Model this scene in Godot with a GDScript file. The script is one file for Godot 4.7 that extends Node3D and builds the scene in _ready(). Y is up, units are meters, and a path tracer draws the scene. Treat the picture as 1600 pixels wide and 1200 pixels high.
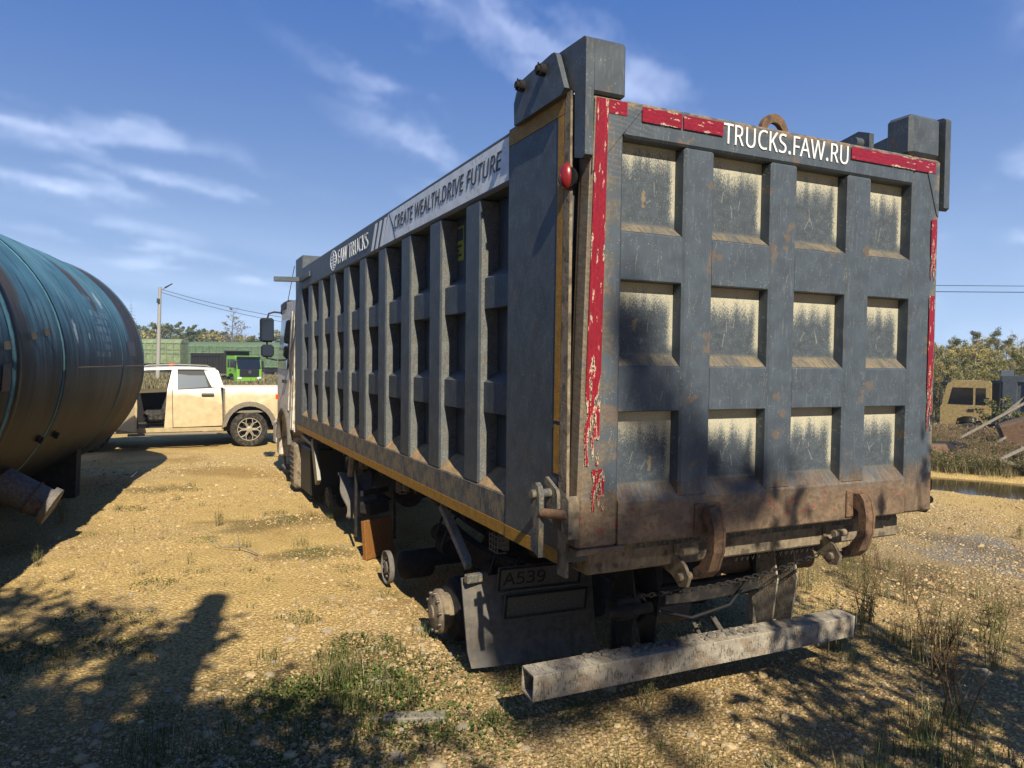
extends Node3D
# A dump truck on a gravel yard, seen from its rear left corner.  x runs across the tailgate, -z along the truck, y up, metres.

const SUN_AZ := 8.0
const SUN_EL := 39.0
const BODY_Y := 0.913      # underside of the dump body
const BASE_Y := -0.05      # level of the yard

var rng := RandomNumberGenerator.new()
var names := {}
var M := {}
var na: PackedByteArray
var nb: PackedByteArray
var nc: PackedByteArray
var nd: PackedByteArray
var nw: PackedByteArray
var hn := FastNoiseLite.new()
var hn2 := FastNoiseLite.new()

# ------------------------------------------------------------------ mesh builder
class MB:
	var v := PackedVector3Array()
	var n := PackedVector3Array()
	var t := PackedVector2Array()
	var c := PackedColorArray()
	var color := Color.WHITE
	var xf := Transform3D()
	var mapf = null      # bends local places into the scene
	var uvf = null       # local place -> uv
	func P(p: Vector3) -> Vector3:
		var q := xf * p
		return mapf.call(q) if mapf != null else q
	func put(p: Vector3, nn: Vector3, uv: Vector2):
		v.append(p); n.append(nn); t.append(uv); c.append(color)
	# flat triangle in local places; hint points outwards (local)
	func tri(a: Vector3, b: Vector3, d: Vector3, hint: Vector3, ua = null, ub = null, ud = null):
		var A := P(a)
		var B := P(b)
		var D := P(d)
		var f := (B - A).cross(D - A)
		if f.length_squared() < 1e-16: return
		f = f.normalized()
		var ctr := (a + b + d) / 3.0
		var hd := P(ctr + hint.normalized() * 0.002) - P(ctr)
		if ua == null and uvf != null:
			ua = uvf.call(xf * a); ub = uvf.call(xf * b); ud = uvf.call(xf * d)
		if ua == null:
			ua = Vector2(); ub = Vector2(); ud = Vector2()
		if f.dot(hd) < 0.0:
			f = -f
			put(A, f, ua); put(B, f, ub); put(D, f, ud)
		else:
			put(A, f, ua); put(D, f, ud); put(B, f, ub)
	func quad(a, b, d, e, hint, uvs = null):
		if uvs != null:
			tri(a, b, d, hint, uvs[0], uvs[1], uvs[2]); tri(a, d, e, hint, uvs[0], uvs[2], uvs[3])
		else:
			tri(a, b, d, hint); tri(a, d, e, hint)
	# smooth triangle in scene places with given normals
	func stri(A: Vector3, B: Vector3, D: Vector3, na: Vector3, nb: Vector3, nd: Vector3, ua := Vector2(), ub := Vector2(), ud := Vector2()):
		var f := (B - A).cross(D - A)
		if f.length_squared() < 1e-18: return
		if f.dot(na + nb + nd) < 0.0:
			put(A, na, ua); put(B, nb, ub); put(D, nd, ud)
		else:
			put(A, na, ua); put(D, nd, ud); put(B, nb, ub)
	func bx(lo: Vector3, hi: Vector3, b := 0.0):
		var ctr := (lo + hi) / 2.0
		var h := (hi - lo).abs() / 2.0
		b = minf(b, minf(h.x, minf(h.y, h.z)) * 0.9)
		for ax in 3:
			var u := (ax + 1) % 3
			var w := (ax + 2) % 3
			for s in [-1.0, 1.0]:
				var q := []
				for k in [[-1.0, -1.0], [1.0, -1.0], [1.0, 1.0], [-1.0, 1.0]]:
					var p := Vector3()
					p[ax] = s * h[ax]; p[u] = k[0] * (h[u] - b); p[w] = k[1] * (h[w] - b)
					q.append(ctr + p)
				var hint := Vector3()
				hint[ax] = s
				quad(q[0], q[1], q[2], q[3], hint)
			if b > 0.0:
				for su in [-1.0, 1.0]:
					for sw in [-1.0, 1.0]:
						var q := []
						for e in [-1.0, 1.0]:
							var p := Vector3()
							p[ax] = e * (h[ax] - b); p[u] = su * h[u]; p[w] = sw * (h[w] - b)
							q.append(ctr + p)
						for e in [1.0, -1.0]:
							var p := Vector3()
							p[ax] = e * (h[ax] - b); p[u] = su * (h[u] - b); p[w] = sw * h[w]
							q.append(ctr + p)
						var hint := Vector3()
						hint[u] = su; hint[w] = sw
						quad(q[0], q[1], q[2], q[3], hint)
		if b > 0.0:
			for sx in [-1.0, 1.0]:
				for sy in [-1.0, 1.0]:
					for sz in [-1.0, 1.0]:
						var s := Vector3(sx, sy, sz)
						tri(ctr + s * Vector3(h.x, h.y - b, h.z - b), ctr + s * Vector3(h.x - b, h.y, h.z - b), ctr + s * Vector3(h.x - b, h.y - b, h.z), s)
	func rbox(at: Vector3, size: Vector3, rot: Basis, b := 0.0):
		var keep := xf
		xf = keep * Transform3D(rot, at)
		bx(-size / 2.0, size / 2.0, b)
		xf = keep
	# polygon in the (ux, uy) plane, from depth d0 to d1 along uz
	func prism(poly: Array, d0: float, d1: float, fr := Transform3D()):
		var pts := PackedVector2Array(poly)
		var idx := Geometry2D.triangulate_polygon(pts)
		var keep := xf
		xf = keep * fr
		for d in [d0, d1]:
			var hint := Vector3(0, 0, -1.0 if d == minf(d0, d1) else 1.0)
			for k in range(0, idx.size(), 3):
				var a := pts[idx[k]]
				var b := pts[idx[k + 1]]
				var e := pts[idx[k + 2]]
				tri(Vector3(a.x, a.y, d), Vector3(b.x, b.y, d), Vector3(e.x, e.y, d), hint)
		var area := 0.0
		for i in pts.size():
			area += pts[i].cross(pts[(i + 1) % pts.size()])
		for i in pts.size():
			var a := pts[i]
			var b := pts[(i + 1) % pts.size()]
			var o := (b - a).orthogonal() * (-1.0 if area < 0 else 1.0)
			# orthogonal() turns anticlockwise: for an anticlockwise polygon the outside is the other way
			var hint := Vector3(o.x, o.y, 0) if Geometry2D.is_polygon_clockwise(pts) == (area < 0) else Vector3(o.x, o.y, 0)
			var mid := (a + b) / 2.0 + Vector2(o.x, o.y).normalized() * 1e-4
			if Geometry2D.is_point_in_polygon(mid, pts): hint = -hint
			quad(Vector3(a.x, a.y, d0), Vector3(b.x, b.y, d0), Vector3(b.x, b.y, d1), Vector3(a.x, a.y, d1), hint)
		xf = keep
	func tube(path: Array, r, sides := 8, caps := true):
		var rings := []
		var up := Vector3(0, 1, 0)
		var dirs := []
		for i in path.size():
			var d: Vector3 = path[mini(i + 1, path.size() - 1)] - path[maxi(i - 1, 0)]
			dirs.append(d.normalized())
		if absf(dirs[0].y) > 0.9: up = Vector3(1, 0, 0)
		var side: Vector3 = dirs[0].cross(up).normalized()
		for i in path.size():
			side = (side - dirs[i] * side.dot(dirs[i])).normalized()
			var other: Vector3 = dirs[i].cross(side)
			var rr: float = r[i] if r is Array else r
			var ring := []
			for k in sides:
				var a := TAU * k / sides
				var nn := side * cos(a) + other * sin(a)
				ring.append([P(path[i] + nn * rr), (xf.basis * nn).normalized()])
			rings.append(ring)
		for i in path.size() - 1:
			for k in sides:
				var l := (k + 1) % sides
				var a = rings[i][k]
				var b = rings[i][l]
				var d = rings[i + 1][l]
				var e = rings[i + 1][k]
				stri(a[0], b[0], d[0], a[1], b[1], d[1])
				stri(a[0], d[0], e[0], a[1], d[1], e[1])
		if caps:
			for e in [0, path.size() - 1]:
				var nn: Vector3 = (xf.basis * dirs[e]).normalized() * (-1.0 if e == 0 else 1.0)
				for k in range(1, sides - 1):
					stri(rings[e][0][0], rings[e][k][0], rings[e][k + 1][0], nn, nn, nn)
	# profile: [radius, along] pairs turned about the local y axis of fr
	func lathe(prof: Array, segs: int, fr := Transform3D(), uvv := false):
		var keep := xf
		xf = keep * fr
		for i in prof.size() - 1:
			var p0: Vector2 = prof[i]
			var p1: Vector2 = prof[i + 1]
			var d := (p1 - p0)
			var pn := Vector2(d.y, -d.x).normalized()
			for k in segs:
				var a0 := TAU * k / segs
				var a1 := TAU * (k + 1) / segs
				var q := []
				for s in [[p0, a0], [p0, a1], [p1, a1], [p1, a0]]:
					q.append([P(Vector3(s[0].x * cos(s[1]), s[0].y, s[0].x * sin(s[1]))), (xf.basis * Vector3(pn.x * cos(s[1]), pn.y, pn.x * sin(s[1]))).normalized()])
				stri(q[0][0], q[1][0], q[2][0], q[0][1], q[1][1], q[2][1])
				stri(q[0][0], q[2][0], q[3][0], q[0][1], q[2][1], q[3][1])
		xf = keep
	# smooth sheet from a function (u, v) -> place, both 0..1
	func sheet(f: Callable, nu: int, nv: int, flip := false, uvr := Rect2(0, 0, 1, 1)):
		var g := []
		for j in nv + 1:
			for i in nu + 1:
				var u := float(i) / nu
				var w := float(j) / nv
				var e := 0.002
				var p: Vector3 = f.call(u, w)
				var du: Vector3 = f.call(minf(u + e, 1.0), w) - f.call(maxf(u - e, 0.0), w)
				var dw: Vector3 = f.call(u, minf(w + e, 1.0)) - f.call(u, maxf(w - e, 0.0))
				var nn := du.cross(dw).normalized() * (-1.0 if flip else 1.0)
				g.append([P(p), (xf.basis * nn).normalized(), uvr.position + uvr.size * Vector2(u, w)])
		for j in nv:
			for i in nu:
				var a = g[j * (nu + 1) + i]
				var b = g[j * (nu + 1) + i + 1]
				var d = g[(j + 1) * (nu + 1) + i + 1]
				var e = g[(j + 1) * (nu + 1) + i]
				stri(a[0], b[0], d[0], a[1], b[1], d[1], a[2], b[2], d[2])
				stri(a[0], d[0], e[0], a[1], d[1], e[1], a[2], d[2], e[2])
	func mesh() -> ArrayMesh:
		var m := ArrayMesh.new()
		var a := []
		a.resize(Mesh.ARRAY_MAX)
		a[Mesh.ARRAY_VERTEX] = v; a[Mesh.ARRAY_NORMAL] = n; a[Mesh.ARRAY_TEX_UV] = t; a[Mesh.ARRAY_COLOR] = c
		m.add_surface_from_arrays(Mesh.PRIMITIVE_TRIANGLES, a)
		return m

# ------------------------------------------------------------------ scene helpers
func numbered(called: String) -> String:
	var k: int = names.get(called, 0)
	names[called] = k + 1
	return called if k == 0 else "%s_%03d" % [called, k]

func tag(o: Node3D, label: String, category := "", group := "", kind := ""):
	if label: o.set_meta("label", label)
	if category: o.set_meta("category", category)
	if group: o.set_meta("group", group)
	if kind: o.set_meta("kind", kind)
	return o

func thing(called: String, label: String, category: String, at := Vector3.ZERO, turn := 0.0, group := "", kind := "") -> Node3D:
	var o := Node3D.new()
	o.name = numbered(called)
	add_child(o)
	o.position = at
	o.rotation.y = turn
	return tag(o, label, category, group, kind)

func node_of(called: String, mesh: Mesh, mat, parent: Node, label := "") -> MeshInstance3D:
	var o := MeshInstance3D.new()
	o.name = numbered(called) if parent == self else called
	o.mesh = mesh
	o.material_override = mat
	parent.add_child(o, true)
	if parent != self and o.name != called:
		var k := 1
		while parent.has_node("%s_%03d" % [called, k]): k += 1
		o.name = "%s_%03d" % [called, k]
	if label: o.set_meta("label", label)
	return o

func obj(called: String, b: MB, mat, parent: Node = self, label := "") -> MeshInstance3D:
	return node_of(called, b.mesh(), mat, parent, label)

func dup(src: Node3D, at: Vector3, turn := 0.0, label := "", scl := Vector3.ONE) -> Node3D:
	var r: Node3D = src.duplicate()
	r.name = numbered(String(src.name).rstrip("0123456789").rstrip("_"))
	add_child(r)
	r.position = at
	r.rotation.y = turn
	r.scale = scl
	if label: r.set_meta("label", label)
	return r

func lettering(text: String, mat, parent: Node, frame: Transform3D, w: float, h: float, bold := false, slant := 0.0, called := "lettering"):
	# frame: x along the writing, y up, origin at the lower left corner; stretched to w x h
	var tm := TextMesh.new()
	var f := SystemFont.new()
	f.font_names = PackedStringArray(["Droid Sans"])
	f.font_weight = 700 if bold else 400
	tm.font = f
	tm.text = text
	tm.font_size = 64
	tm.pixel_size = 0.01
	tm.depth = 0.05
	var bb := tm.get_aabb()
	var o := MeshInstance3D.new()
	o.mesh = tm
	o.material_override = mat
	parent.add_child(o)
	o.name = called
	var s := Vector3(w / bb.size.x, h / bb.size.y, 0.06)
	var shear := Basis(Vector3(1, 0, 0), Vector3(slant, 1, 0), Vector3(0, 0, 1))
	o.transform = frame * Transform3D(shear * Basis.from_scale(s), -(shear * (s * Vector3(bb.position.x, bb.position.y, bb.position.z))))
	return o

func lin(r: float, g: float, b: float) -> Color:
	return Color(r, g, b).linear_to_srgb()

func mat(col: Color, rough := 0.8, metal := 0.0) -> StandardMaterial3D:
	var m := StandardMaterial3D.new()
	m.albedo_color = col
	m.roughness = rough
	m.metallic = metal
	return m

func nbytes(freq: float, oct: int, sd: int) -> PackedByteArray:
	var f := FastNoiseLite.new()
	f.noise_type = FastNoiseLite.TYPE_SIMPLEX_SMOOTH
	f.seed = sd
	f.frequency = freq
	f.fractal_octaves = oct
	f.fractal_type = FastNoiseLite.FRACTAL_FBM if oct > 1 else FastNoiseLite.FRACTAL_NONE
	var im := f.get_seamless_image(512, 512, false, false, 0.2)
	im.convert(Image.FORMAT_L8)
	return im.get_data()

func sa(x: int, y: int) -> float:
	return na[((y & 511) << 9) | (x & 511)] * 0.0039216

func sb(x: int, y: int) -> float:
	return nb[((y & 511) << 9) | (x & 511)] * 0.0039216

func sc(x: int, y: int) -> float:
	return nc[((y & 511) << 9) | (x & 511)] * 0.0039216

func sd(x: int, y: int) -> float:
	return nd[((y & 511) << 9) | (x & 511)] * 0.0039216

func sw(x: int, y: int) -> float:
	return nw[((y & 511) << 9) | (x & 511)] * 0.0039216

# a texture of w x h pixels; f is asked in a dw x dh domain (512 x 512 repeats without a seam)
func tex(w: int, h: int, f: Callable, alpha := false, dw := 512, dh := 512) -> ImageTexture:
	var d := PackedByteArray()
	var st := 4 if alpha else 3
	d.resize(w * h * st)
	var i := 0
	for y in h:
		var yy := y * dh / h
		for x in w:
			var c: Color = f.call(x * dw / w, yy)
			d[i] = clampi(int(c.r * 255.0), 0, 255)
			d[i + 1] = clampi(int(c.g * 255.0), 0, 255)
			d[i + 2] = clampi(int(c.b * 255.0), 0, 255)
			if alpha: d[i + 3] = clampi(int(c.a * 255.0), 0, 255)
			i += st
	return ImageTexture.create_from_image(Image.create_from_data(w, h, false, Image.FORMAT_RGBA8 if alpha else Image.FORMAT_RGB8, d))

func tri_mat(t: Texture2D, scale: float, rough := 0.75, metal := 0.0, bump = null, bs := 0.2, world := false) -> StandardMaterial3D:
	var m := StandardMaterial3D.new()
	m.albedo_texture = t
	m.roughness = rough
	m.metallic = metal
	m.uv1_triplanar = true
	m.uv1_world_triplanar = world
	m.uv1_scale = Vector3.ONE * scale
	m.vertex_color_use_as_albedo = true
	if bump != null:
		m.heightmap_enabled = true
		m.heightmap_texture = bump
		m.heightmap_scale = bs
	return m

func ss(a: float, b: float, x: float) -> float:
	return smoothstep(a, b, x)

# ------------------------------------------------------------------ ground level
func ground_y(x: float, z: float) -> float:
	var y := BASE_Y
	y -= 1.62 * ss(15.0, 33.0, x)
	# ruts where the bare axles sit in the gravel
	var cx := absf(x - 1.25) - 0.95
	y -= 0.15 * exp(-cx * cx * 9.0) * (exp(-pow(z + 1.85, 2) * 2.2) + exp(-pow(z + 3.25, 2) * 2.2) + 0.8 * exp(-pow(z + 6.6, 2) * 2.0) + 0.8 * exp(-pow(z + 9.3, 2) * 2.0))
	# the puddle beyond the track on the right
	var px := (x - 10.9) * 0.84 + (z + 5.2) * -0.54
	var pz := (x - 10.9) * 0.54 + (z + 5.2) * 0.84
	y -= 0.22 * exp(-pow(px / 0.95, 4)) * exp(-pow(pz / 6.5, 4))
	var far := clampf((absf(x) + absf(z)) / 60.0, 0.0, 1.0)
	y += hn.get_noise_2d(x, z) * (0.05 + 0.25 * far)
	if absf(x) < 20.0 and absf(z) < 25.0:
		y += hn2.get_noise_2d(x, z) * 0.016
	return y

func _ready():
	rng.seed = 20240
	hn.seed = 5; hn.frequency = 0.12; hn.fractal_octaves = 2
	hn2.seed = 9; hn2.frequency = 1.6; hn2.fractal_octaves = 3
	set_camera_and_light()
	make_materials()
	build_ground()
	build_truck()
	build_tank()
	build_pickup()
	build_background()
	build_far_trucks()
	build_trees()
	build_scrap()
	build_small_growth()

func set_camera_and_light():
	var cam := Camera3D.new()
	cam.name = "camera"
	add_child(cam)
	cam.transform = Transform3D(Basis(Vector3.UP, -0.441154) * Basis(Vector3.RIGHT, -0.027238) * Basis(Vector3.BACK, 0.01056), Vector3(-1.768, 1.9, 3.218))
	cam.keep_aspect = Camera3D.KEEP_HEIGHT
	cam.fov = rad_to_deg(2.0 * atan(600.0 / 1157.4))
	cam.near = 0.05
	cam.far = 2000.0
	cam.current = true
	var sun := DirectionalLight3D.new()
	sun.name = "sun"
	add_child(sun)
	sun.rotation = Vector3(deg_to_rad(-SUN_EL), deg_to_rad(-SUN_AZ), 0)
	sun.light_energy = 1.6
	sun.light_color = Color(1.0, 0.955, 0.875)
	sun.light_angular_distance = 0.5
	sun.shadow_enabled = true
	sun.sky_mode = DirectionalLight3D.SKY_MODE_LIGHT_ONLY
	var we := WorldEnvironment.new()
	we.name = "world"
	var e := Environment.new()
	e.background_mode = Environment.BG_SKY
	e.tonemap_mode = Environment.TONE_MAPPER_LINEAR
	e.tonemap_exposure = 1.55
	e.sdfgi_enabled = true
	e.ssao_enabled = true
	e.ssil_enabled = true
	var sm := ProceduralSkyMaterial.new()
	sm.sky_top_color = lin(0.018, 0.085, 0.305)
	sm.sky_horizon_color = lin(0.37, 0.51, 0.70)
	sm.sky_curve = 0.15
	sm.ground_bottom_color = lin(0.12, 0.10, 0.07)
	sm.ground_horizon_color = lin(0.25, 0.25, 0.22)
	# thin high cloud, computed: streaks of cirrus over the whole sky
	var fn := FastNoiseLite.new()
	fn.seed = 125; fn.frequency = 1.0; fn.fractal_octaves = 5; fn.fractal_gain = 0.55
	fn.domain_warp_enabled = true; fn.domain_warp_amplitude = 0.5; fn.domain_warp_frequency = 0.8
	var fb := FastNoiseLite.new()
	fb.seed = 233; fb.frequency = 0.55; fb.fractal_octaves = 2
	var W := 1536
	var H := 768
	var d := PackedByteArray()
	d.resize(W * H * 4)
	for y in H / 2:
		var el := (0.5 - (y + 0.5) / H) * PI
		for x in W:
			var az := ((x + 0.5) / W - 0.5) * TAU
			var k := 1.0 / (sin(el) + 0.07)
			var px := sin(az) * cos(el) * k
			var pz := -cos(az) * cos(el) * k
			# streaks lie along one wind direction
			var a := px * 0.80 - pz * 0.60
			var b := px * 0.60 + pz * 0.80
			var band := ss(-0.22, 0.45, fb.get_noise_2d(a * 0.5 + 3.0, b * 1.3))
			var wisp := ss(-0.12, 0.75, fn.get_noise_2d(a * 1.0, b * 1.9))
			var c := band * wisp * 0.52 * ss(0.02, 0.16, el)
			c += 0.10 * ss(0.30, 0.06, el) * ss(-0.4, 0.5, fb.get_noise_2d(a * 0.3 + 20.0, b))
			var i := (y * W + x) * 4
			d[i] = 236; d[i + 1] = 236; d[i + 2] = 240
			d[i + 3] = clampi(int(c * 150.0), 0, 255)
	sm.sky_cover = ImageTexture.create_from_image(Image.create_from_data(W, H, false, Image.FORMAT_RGBA8, d))
	sm.sky_cover_modulate = Color(1, 1, 1, 1)
	var sky := Sky.new()
	sky.sky_material = sm
	e.sky = sky
	e.fog_enabled = true
	e.fog_density = 0.0007
	e.fog_light_color = Color(0.80, 0.87, 0.95)
	we.environment = e
	add_child(we)

# ------------------------------------------------------------------ materials (all computed)
func make_materials():
	na = nbytes(0.008, 4, 11)
	nb = nbytes(0.03, 4, 12)
	nc = nbytes(0.12, 3, 13)
	nw = nbytes(0.42, 2, 14)
	nd = nbytes(0.018, 5, 15)
	var nt := func(k: PackedByteArray) -> ImageTexture:
		return ImageTexture.create_from_image(Image.create_from_data(512, 512, false, Image.FORMAT_L8, k))
	var grain: ImageTexture = nt.call(nc)
	var fine: ImageTexture = nt.call(nw)
	# worn grey-blue paint: specks, thin scratches, streaks of dust
	var paint := func(x: int, y: int) -> Color:
		var c := Color(0.262, 0.292, 0.315)
		c = c * (0.86 + 0.30 * sd(x, y))
		var streak := sb(x * 7, y) * 0.6 + sb(x * 4, y + 90) * 0.4
		c = c.lerp(Color(0.46, 0.44, 0.38), 0.42 * ss(0.56, 0.78, streak))
		c = c.lerp(Color(0.63, 0.62, 0.57), 0.75 * ss(0.74, 0.84, sw(x + 40, y)) * ss(0.42, 0.62, sb(x, y + 200)))
		c = c.lerp(Color(0.47, 0.33, 0.20), 0.7 * ss(0.70, 0.80, sd(x + 77, y + 140)) * ss(0.4, 0.7, sc(x, y)))
		return c
	M["paint"] = tri_mat(tex(384, 384, paint), 0.55, 0.58, 0.15, grain, 0.05)
	M["paint"].roughness_texture = null
	# the same with a good deal more brown dust, for ledges and lower rails
	var dusty := func(x: int, y: int) -> Color:
		var c: Color = Color(0.27, 0.28, 0.28) * (0.84 + 0.32 * sd(x, y))
		var k := sa(x * 2, y * 2) * 0.5 + sb(x * 7, y) * 0.5
		c = c.lerp(Color(0.49, 0.43, 0.33), 0.85 * ss(0.40, 0.66, k))
		c = c.lerp(Color(0.62, 0.56, 0.44), 0.6 * ss(0.66, 0.78, sw(x, y)))
		return c
	var speckle := func(x: int, y: int) -> Color:
		var c: Color = Color(0.33, 0.35, 0.355) * (0.84 + 0.32 * sd(x, y))
		c = c.lerp(Color(0.55, 0.54, 0.49), 0.8 * ss(0.55, 0.75, sw(x, y)))
		return c.lerp(Color(0.45, 0.40, 0.33), 0.6 * ss(0.5, 0.75, sb(x * 4, y)))
	M["speckle"] = tri_mat(tex(256, 256, speckle), 0.9, 0.85)
	M["dusty"] = tri_mat(tex(256, 256, dusty), 0.6, 0.9, 0.0, grain, 0.08)
	var dust := func(x: int, y: int) -> Color:
		var c: Color = Color(0.60, 0.50, 0.36) * (0.78 + 0.4 * sd(x, y))
		c = c.lerp(Color(0.36, 0.27, 0.18), 0.6 * ss(0.55, 0.75, sc(x, y)))
		return c
	M["dust"] = tri_mat(tex(256, 256, dust), 0.9, 1.0, 0.0, grain, 0.3)
	var dark := func(x: int, y: int) -> Color:
		var c: Color = Color(0.10, 0.095, 0.09) * (0.7 + 0.6 * sd(x, y))
		c = c.lerp(Color(0.25, 0.21, 0.16), 0.55 * ss(0.5, 0.75, sb(x, y + 99)))
		return c
	M["under"] = tri_mat(tex(256, 256, dark), 0.8, 0.95, 0.0, grain, 0.1)
	var rust := func(x: int, y: int) -> Color:
		var c: Color = Color(0.34, 0.265, 0.20).lerp(Color(0.46, 0.35, 0.255), sd(x, y))
		c = c * (0.70 + 0.30 * sb(x * 2, y * 2) + 0.28 * sw(x, y))
		c = c.lerp(Color(0.20, 0.17, 0.15), 0.6 * ss(0.58, 0.75, sb(x + 31, y)))
		c = c.lerp(Color(0.62, 0.52, 0.38), 0.5 * ss(0.66, 0.8, sw(x, y)))
		return c
	M["rust"] = tri_mat(tex(256, 256, rust), 0.8, 0.92, 0.0, grain, 0.15)
	var mud := func(x: int, y: int) -> Color:
		var c: Color = Color(0.58, 0.55, 0.485) * (0.8 + 0.35 * sd(x, y))
		c = c.lerp(Color(0.20, 0.175, 0.15), 0.75 * ss(0.52, 0.70, sb(x * 6, y) * 0.6 + sd(x + 50, y + 120) * 0.4))
		c = c.lerp(Color(0.42, 0.33, 0.25), 0.45 * ss(0.60, 0.75, sa(x, y)))
		c = c.lerp(Color(0.68, 0.65, 0.58), 0.6 * ss(0.60, 0.75, sw(x, y)))
		return c
	M["mud"] = tri_mat(tex(256, 256, mud), 1.3, 0.97, 0.0, grain, 0.35)
	var flap := func(x: int, y: int) -> Color:
		return (Color(0.37, 0.36, 0.34) * (0.82 + 0.34 * sd(x, y))).lerp(Color(0.47, 0.42, 0.34), 0.6 * ss(0.45, 0.7, sb(x, y)))
	M["tan"] = tri_mat(tex(256, 256, func(x, y): return (Color(0.49, 0.44, 0.36) * (0.70 + 0.30 * sb(x * 2, y) + 0.26 * sw(x, y)) * (0.85 + 0.3 * sd(x, y))).lerp(Color(0.27, 0.24, 0.21), 0.7 * ss(0.56, 0.72, sd(x + 40, y + 200)))), 0.9, 0.96, 0.0, grain, 0.15)
	M["flap"] = tri_mat(tex(256, 256, flap), 1.1, 0.95, 0.0, grain, 0.12)
	var ylw := func(x: int, y: int) -> Color:
		var c: Color = Color(0.62, 0.45, 0.11) * (0.82 + 0.3 * sd(x, y))
		c = c.lerp(Color(0.30, 0.23, 0.14), 0.8 * ss(0.62, 0.72, sc(x + 9, y)))
		c = c.lerp(Color(0.80, 0.68, 0.35), 0.7 * ss(0.70, 0.78, sw(x, y)))
		return c
	M["yellow"] = tri_mat(tex(256, 256, ylw), 1.6, 0.7)
	# banner: grey-white film with stains that run down
	var banner := func(x: int, y: int) -> Color:
		var c: Color = Color(0.84, 0.86, 0.87) * (0.92 + 0.14 * sd(x, y))
		var st := sb(x * 6, y) * 0.6 + sd(x * 4, y) * 0.4
		c = c.lerp(Color(0.52, 0.47, 0.37), 0.8 * ss(0.60, 0.75, st) * ss(0.42, 0.62, sa(x + 210, 40)))
		c = c.lerp(Color(0.30, 0.30, 0.30), 0.8 * ss(0.80, 0.86, sc(x + 300, y + 33)))
		return c
	M["banner"] = tri_mat(tex(256, 256, banner), 0.7, 0.6)
	M["white"] = tri_mat(tex(128, 128, func(x, y): return Color(0.87, 0.87, 0.86).lerp(Color(0.50, 0.47, 0.42), 0.75 * ss(0.64, 0.74, sc(x, y)))), 2.0, 0.6)
	M["ink"] = mat(Color(0.22, 0.24, 0.26), 0.7)
	M["sign_white"] = mat(Color(0.84, 0.86, 0.87), 0.7)
	M["black"] = tri_mat(tex(128, 128, func(x, y): return Color(0.085, 0.088, 0.092) * (0.7 + 0.6 * sb(x * 4, y * 4))), 1.0, 0.6)
	M["rubber"] = tri_mat(tex(256, 256, func(x, y): return Color(0.13, 0.127, 0.12).lerp(Color(0.40, 0.36, 0.30), 0.65 * ss(0.35, 0.7, sd(x, y)))), 1.2, 0.95, 0.0, grain, 0.2)
	M["steel"] = tri_mat(tex(128, 128, func(x, y): return Color(0.50, 0.49, 0.46) * (0.7 + 0.5 * sb(x * 4, y * 4))), 1.5, 0.45, 0.8)
	M["lens_red"] = mat(Color(0.47, 0.10, 0.11), 0.32)
	M["orange"] = mat(Color(0.80, 0.28, 0.07), 0.3)
	M["glass"] = mat(Color(0.55, 0.62, 0.66, 0.25), 0.05)
	M["glass"].transparency = BaseMaterial3D.TRANSPARENCY_ALPHA
	M["dark_glass"] = mat(Color(0.06, 0.07, 0.08), 0.06)
	M["dark_glass"].metallic_specular = 0.75
	M["cab_white"] = tri_mat(tex(256, 256, func(x, y): return Color(0.76, 0.74, 0.69).lerp(Color(0.55, 0.48, 0.38), 0.7 * ss(0.4, 0.7, sd(x * 2, y)))), 0.7, 0.5)
	# tailgate: one sheet of wear laid over the whole gate, 2.6 m wide, 2.3 m high
	var gate := func(x: int, y: int) -> Color:
		var gx := x / 1024.0 * 2.6
		var gy := 0.95 + (1.0 - y / 1024.0) * 2.3
		var n1 := sd(x, y)
		var st := sc(x * 2, y / 6)
		var st2 := sb(x * 3, y / 4 + 70)
		var c: Color = Color(0.262, 0.300, 0.335) * (0.88 + 0.24 * n1)
		c = c.lerp(Color(0.44, 0.45, 0.44), 0.45 * ss(0.60, 0.76, sc(x * 3, y / 5) * 0.6 + st2 * 0.4))
		# chips and scratches
		c = c.lerp(Color(0.66, 0.66, 0.61), 0.7 * ss(0.76, 0.86, sw(x, y / 2 + 30)) * ss(0.45, 0.65, sb(x + 17, y)))
		c = c.lerp(Color(0.60, 0.55, 0.45), 0.7 * ss(0.80, 0.88, sc(x * 3 + y / 2, y / 9 + x / 5)))
		# rust blooms
		var bloom := ss(0.74, 0.80, sd(x / 2 + 300, y / 2 + 111))
		c = c.lerp(Color(0.50, 0.36, 0.24), 0.6 * bloom * (0.4 + 0.6 * sc(x, y)))
		# rust and dust along the top edge and the left edge
		var top := ss(3.10, 3.155, gy) * ss(0.25, 0.5, sb(x, y * 2))
		var left := ss(0.22, 0.04, gx + (sd(x, y) - 0.5) * 0.16)
		c = c.lerp(Color(0.53, 0.45, 0.34) * (0.7 + 0.5 * sc(x, y)), 0.85 * maxf(top, left * 0.9))
		var right := ss(2.43, 2.52, gx + (sd(x + 60, y) - 0.5) * 0.12)
		c = c.lerp(Color(0.50, 0.45, 0.37) * (0.7 + 0.5 * sc(x, y)), 0.8 * right)
		# peeled film in the upper left corner
		if gx > 0.13 and gx < 0.42 and gy > 2.75:
			var ring := sin(gy * 260.0 + gx * 40.0 + sa(x, y) * 5.0) * sb(x * 2, y * 2) * 1.6
			c = c.lerp(Color(0.60, 0.54, 0.42), 0.2 * ss(0.1, 0.9, ring) * ss(0.42, 0.2, gx - (gy - 2.75) * 0.5))
		# the rusty foot of the gate: bare plate where the load slides out
		var foot := ss(1.34, 1.19, gy + (st - 0.5) * 0.26 + (n1 - 0.5) * 0.1)
		foot = maxf(foot, ss(0.30, 0.10, gx + (gy - 1.0) * 0.55 + (n1 - 0.5) * 0.2))
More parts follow.
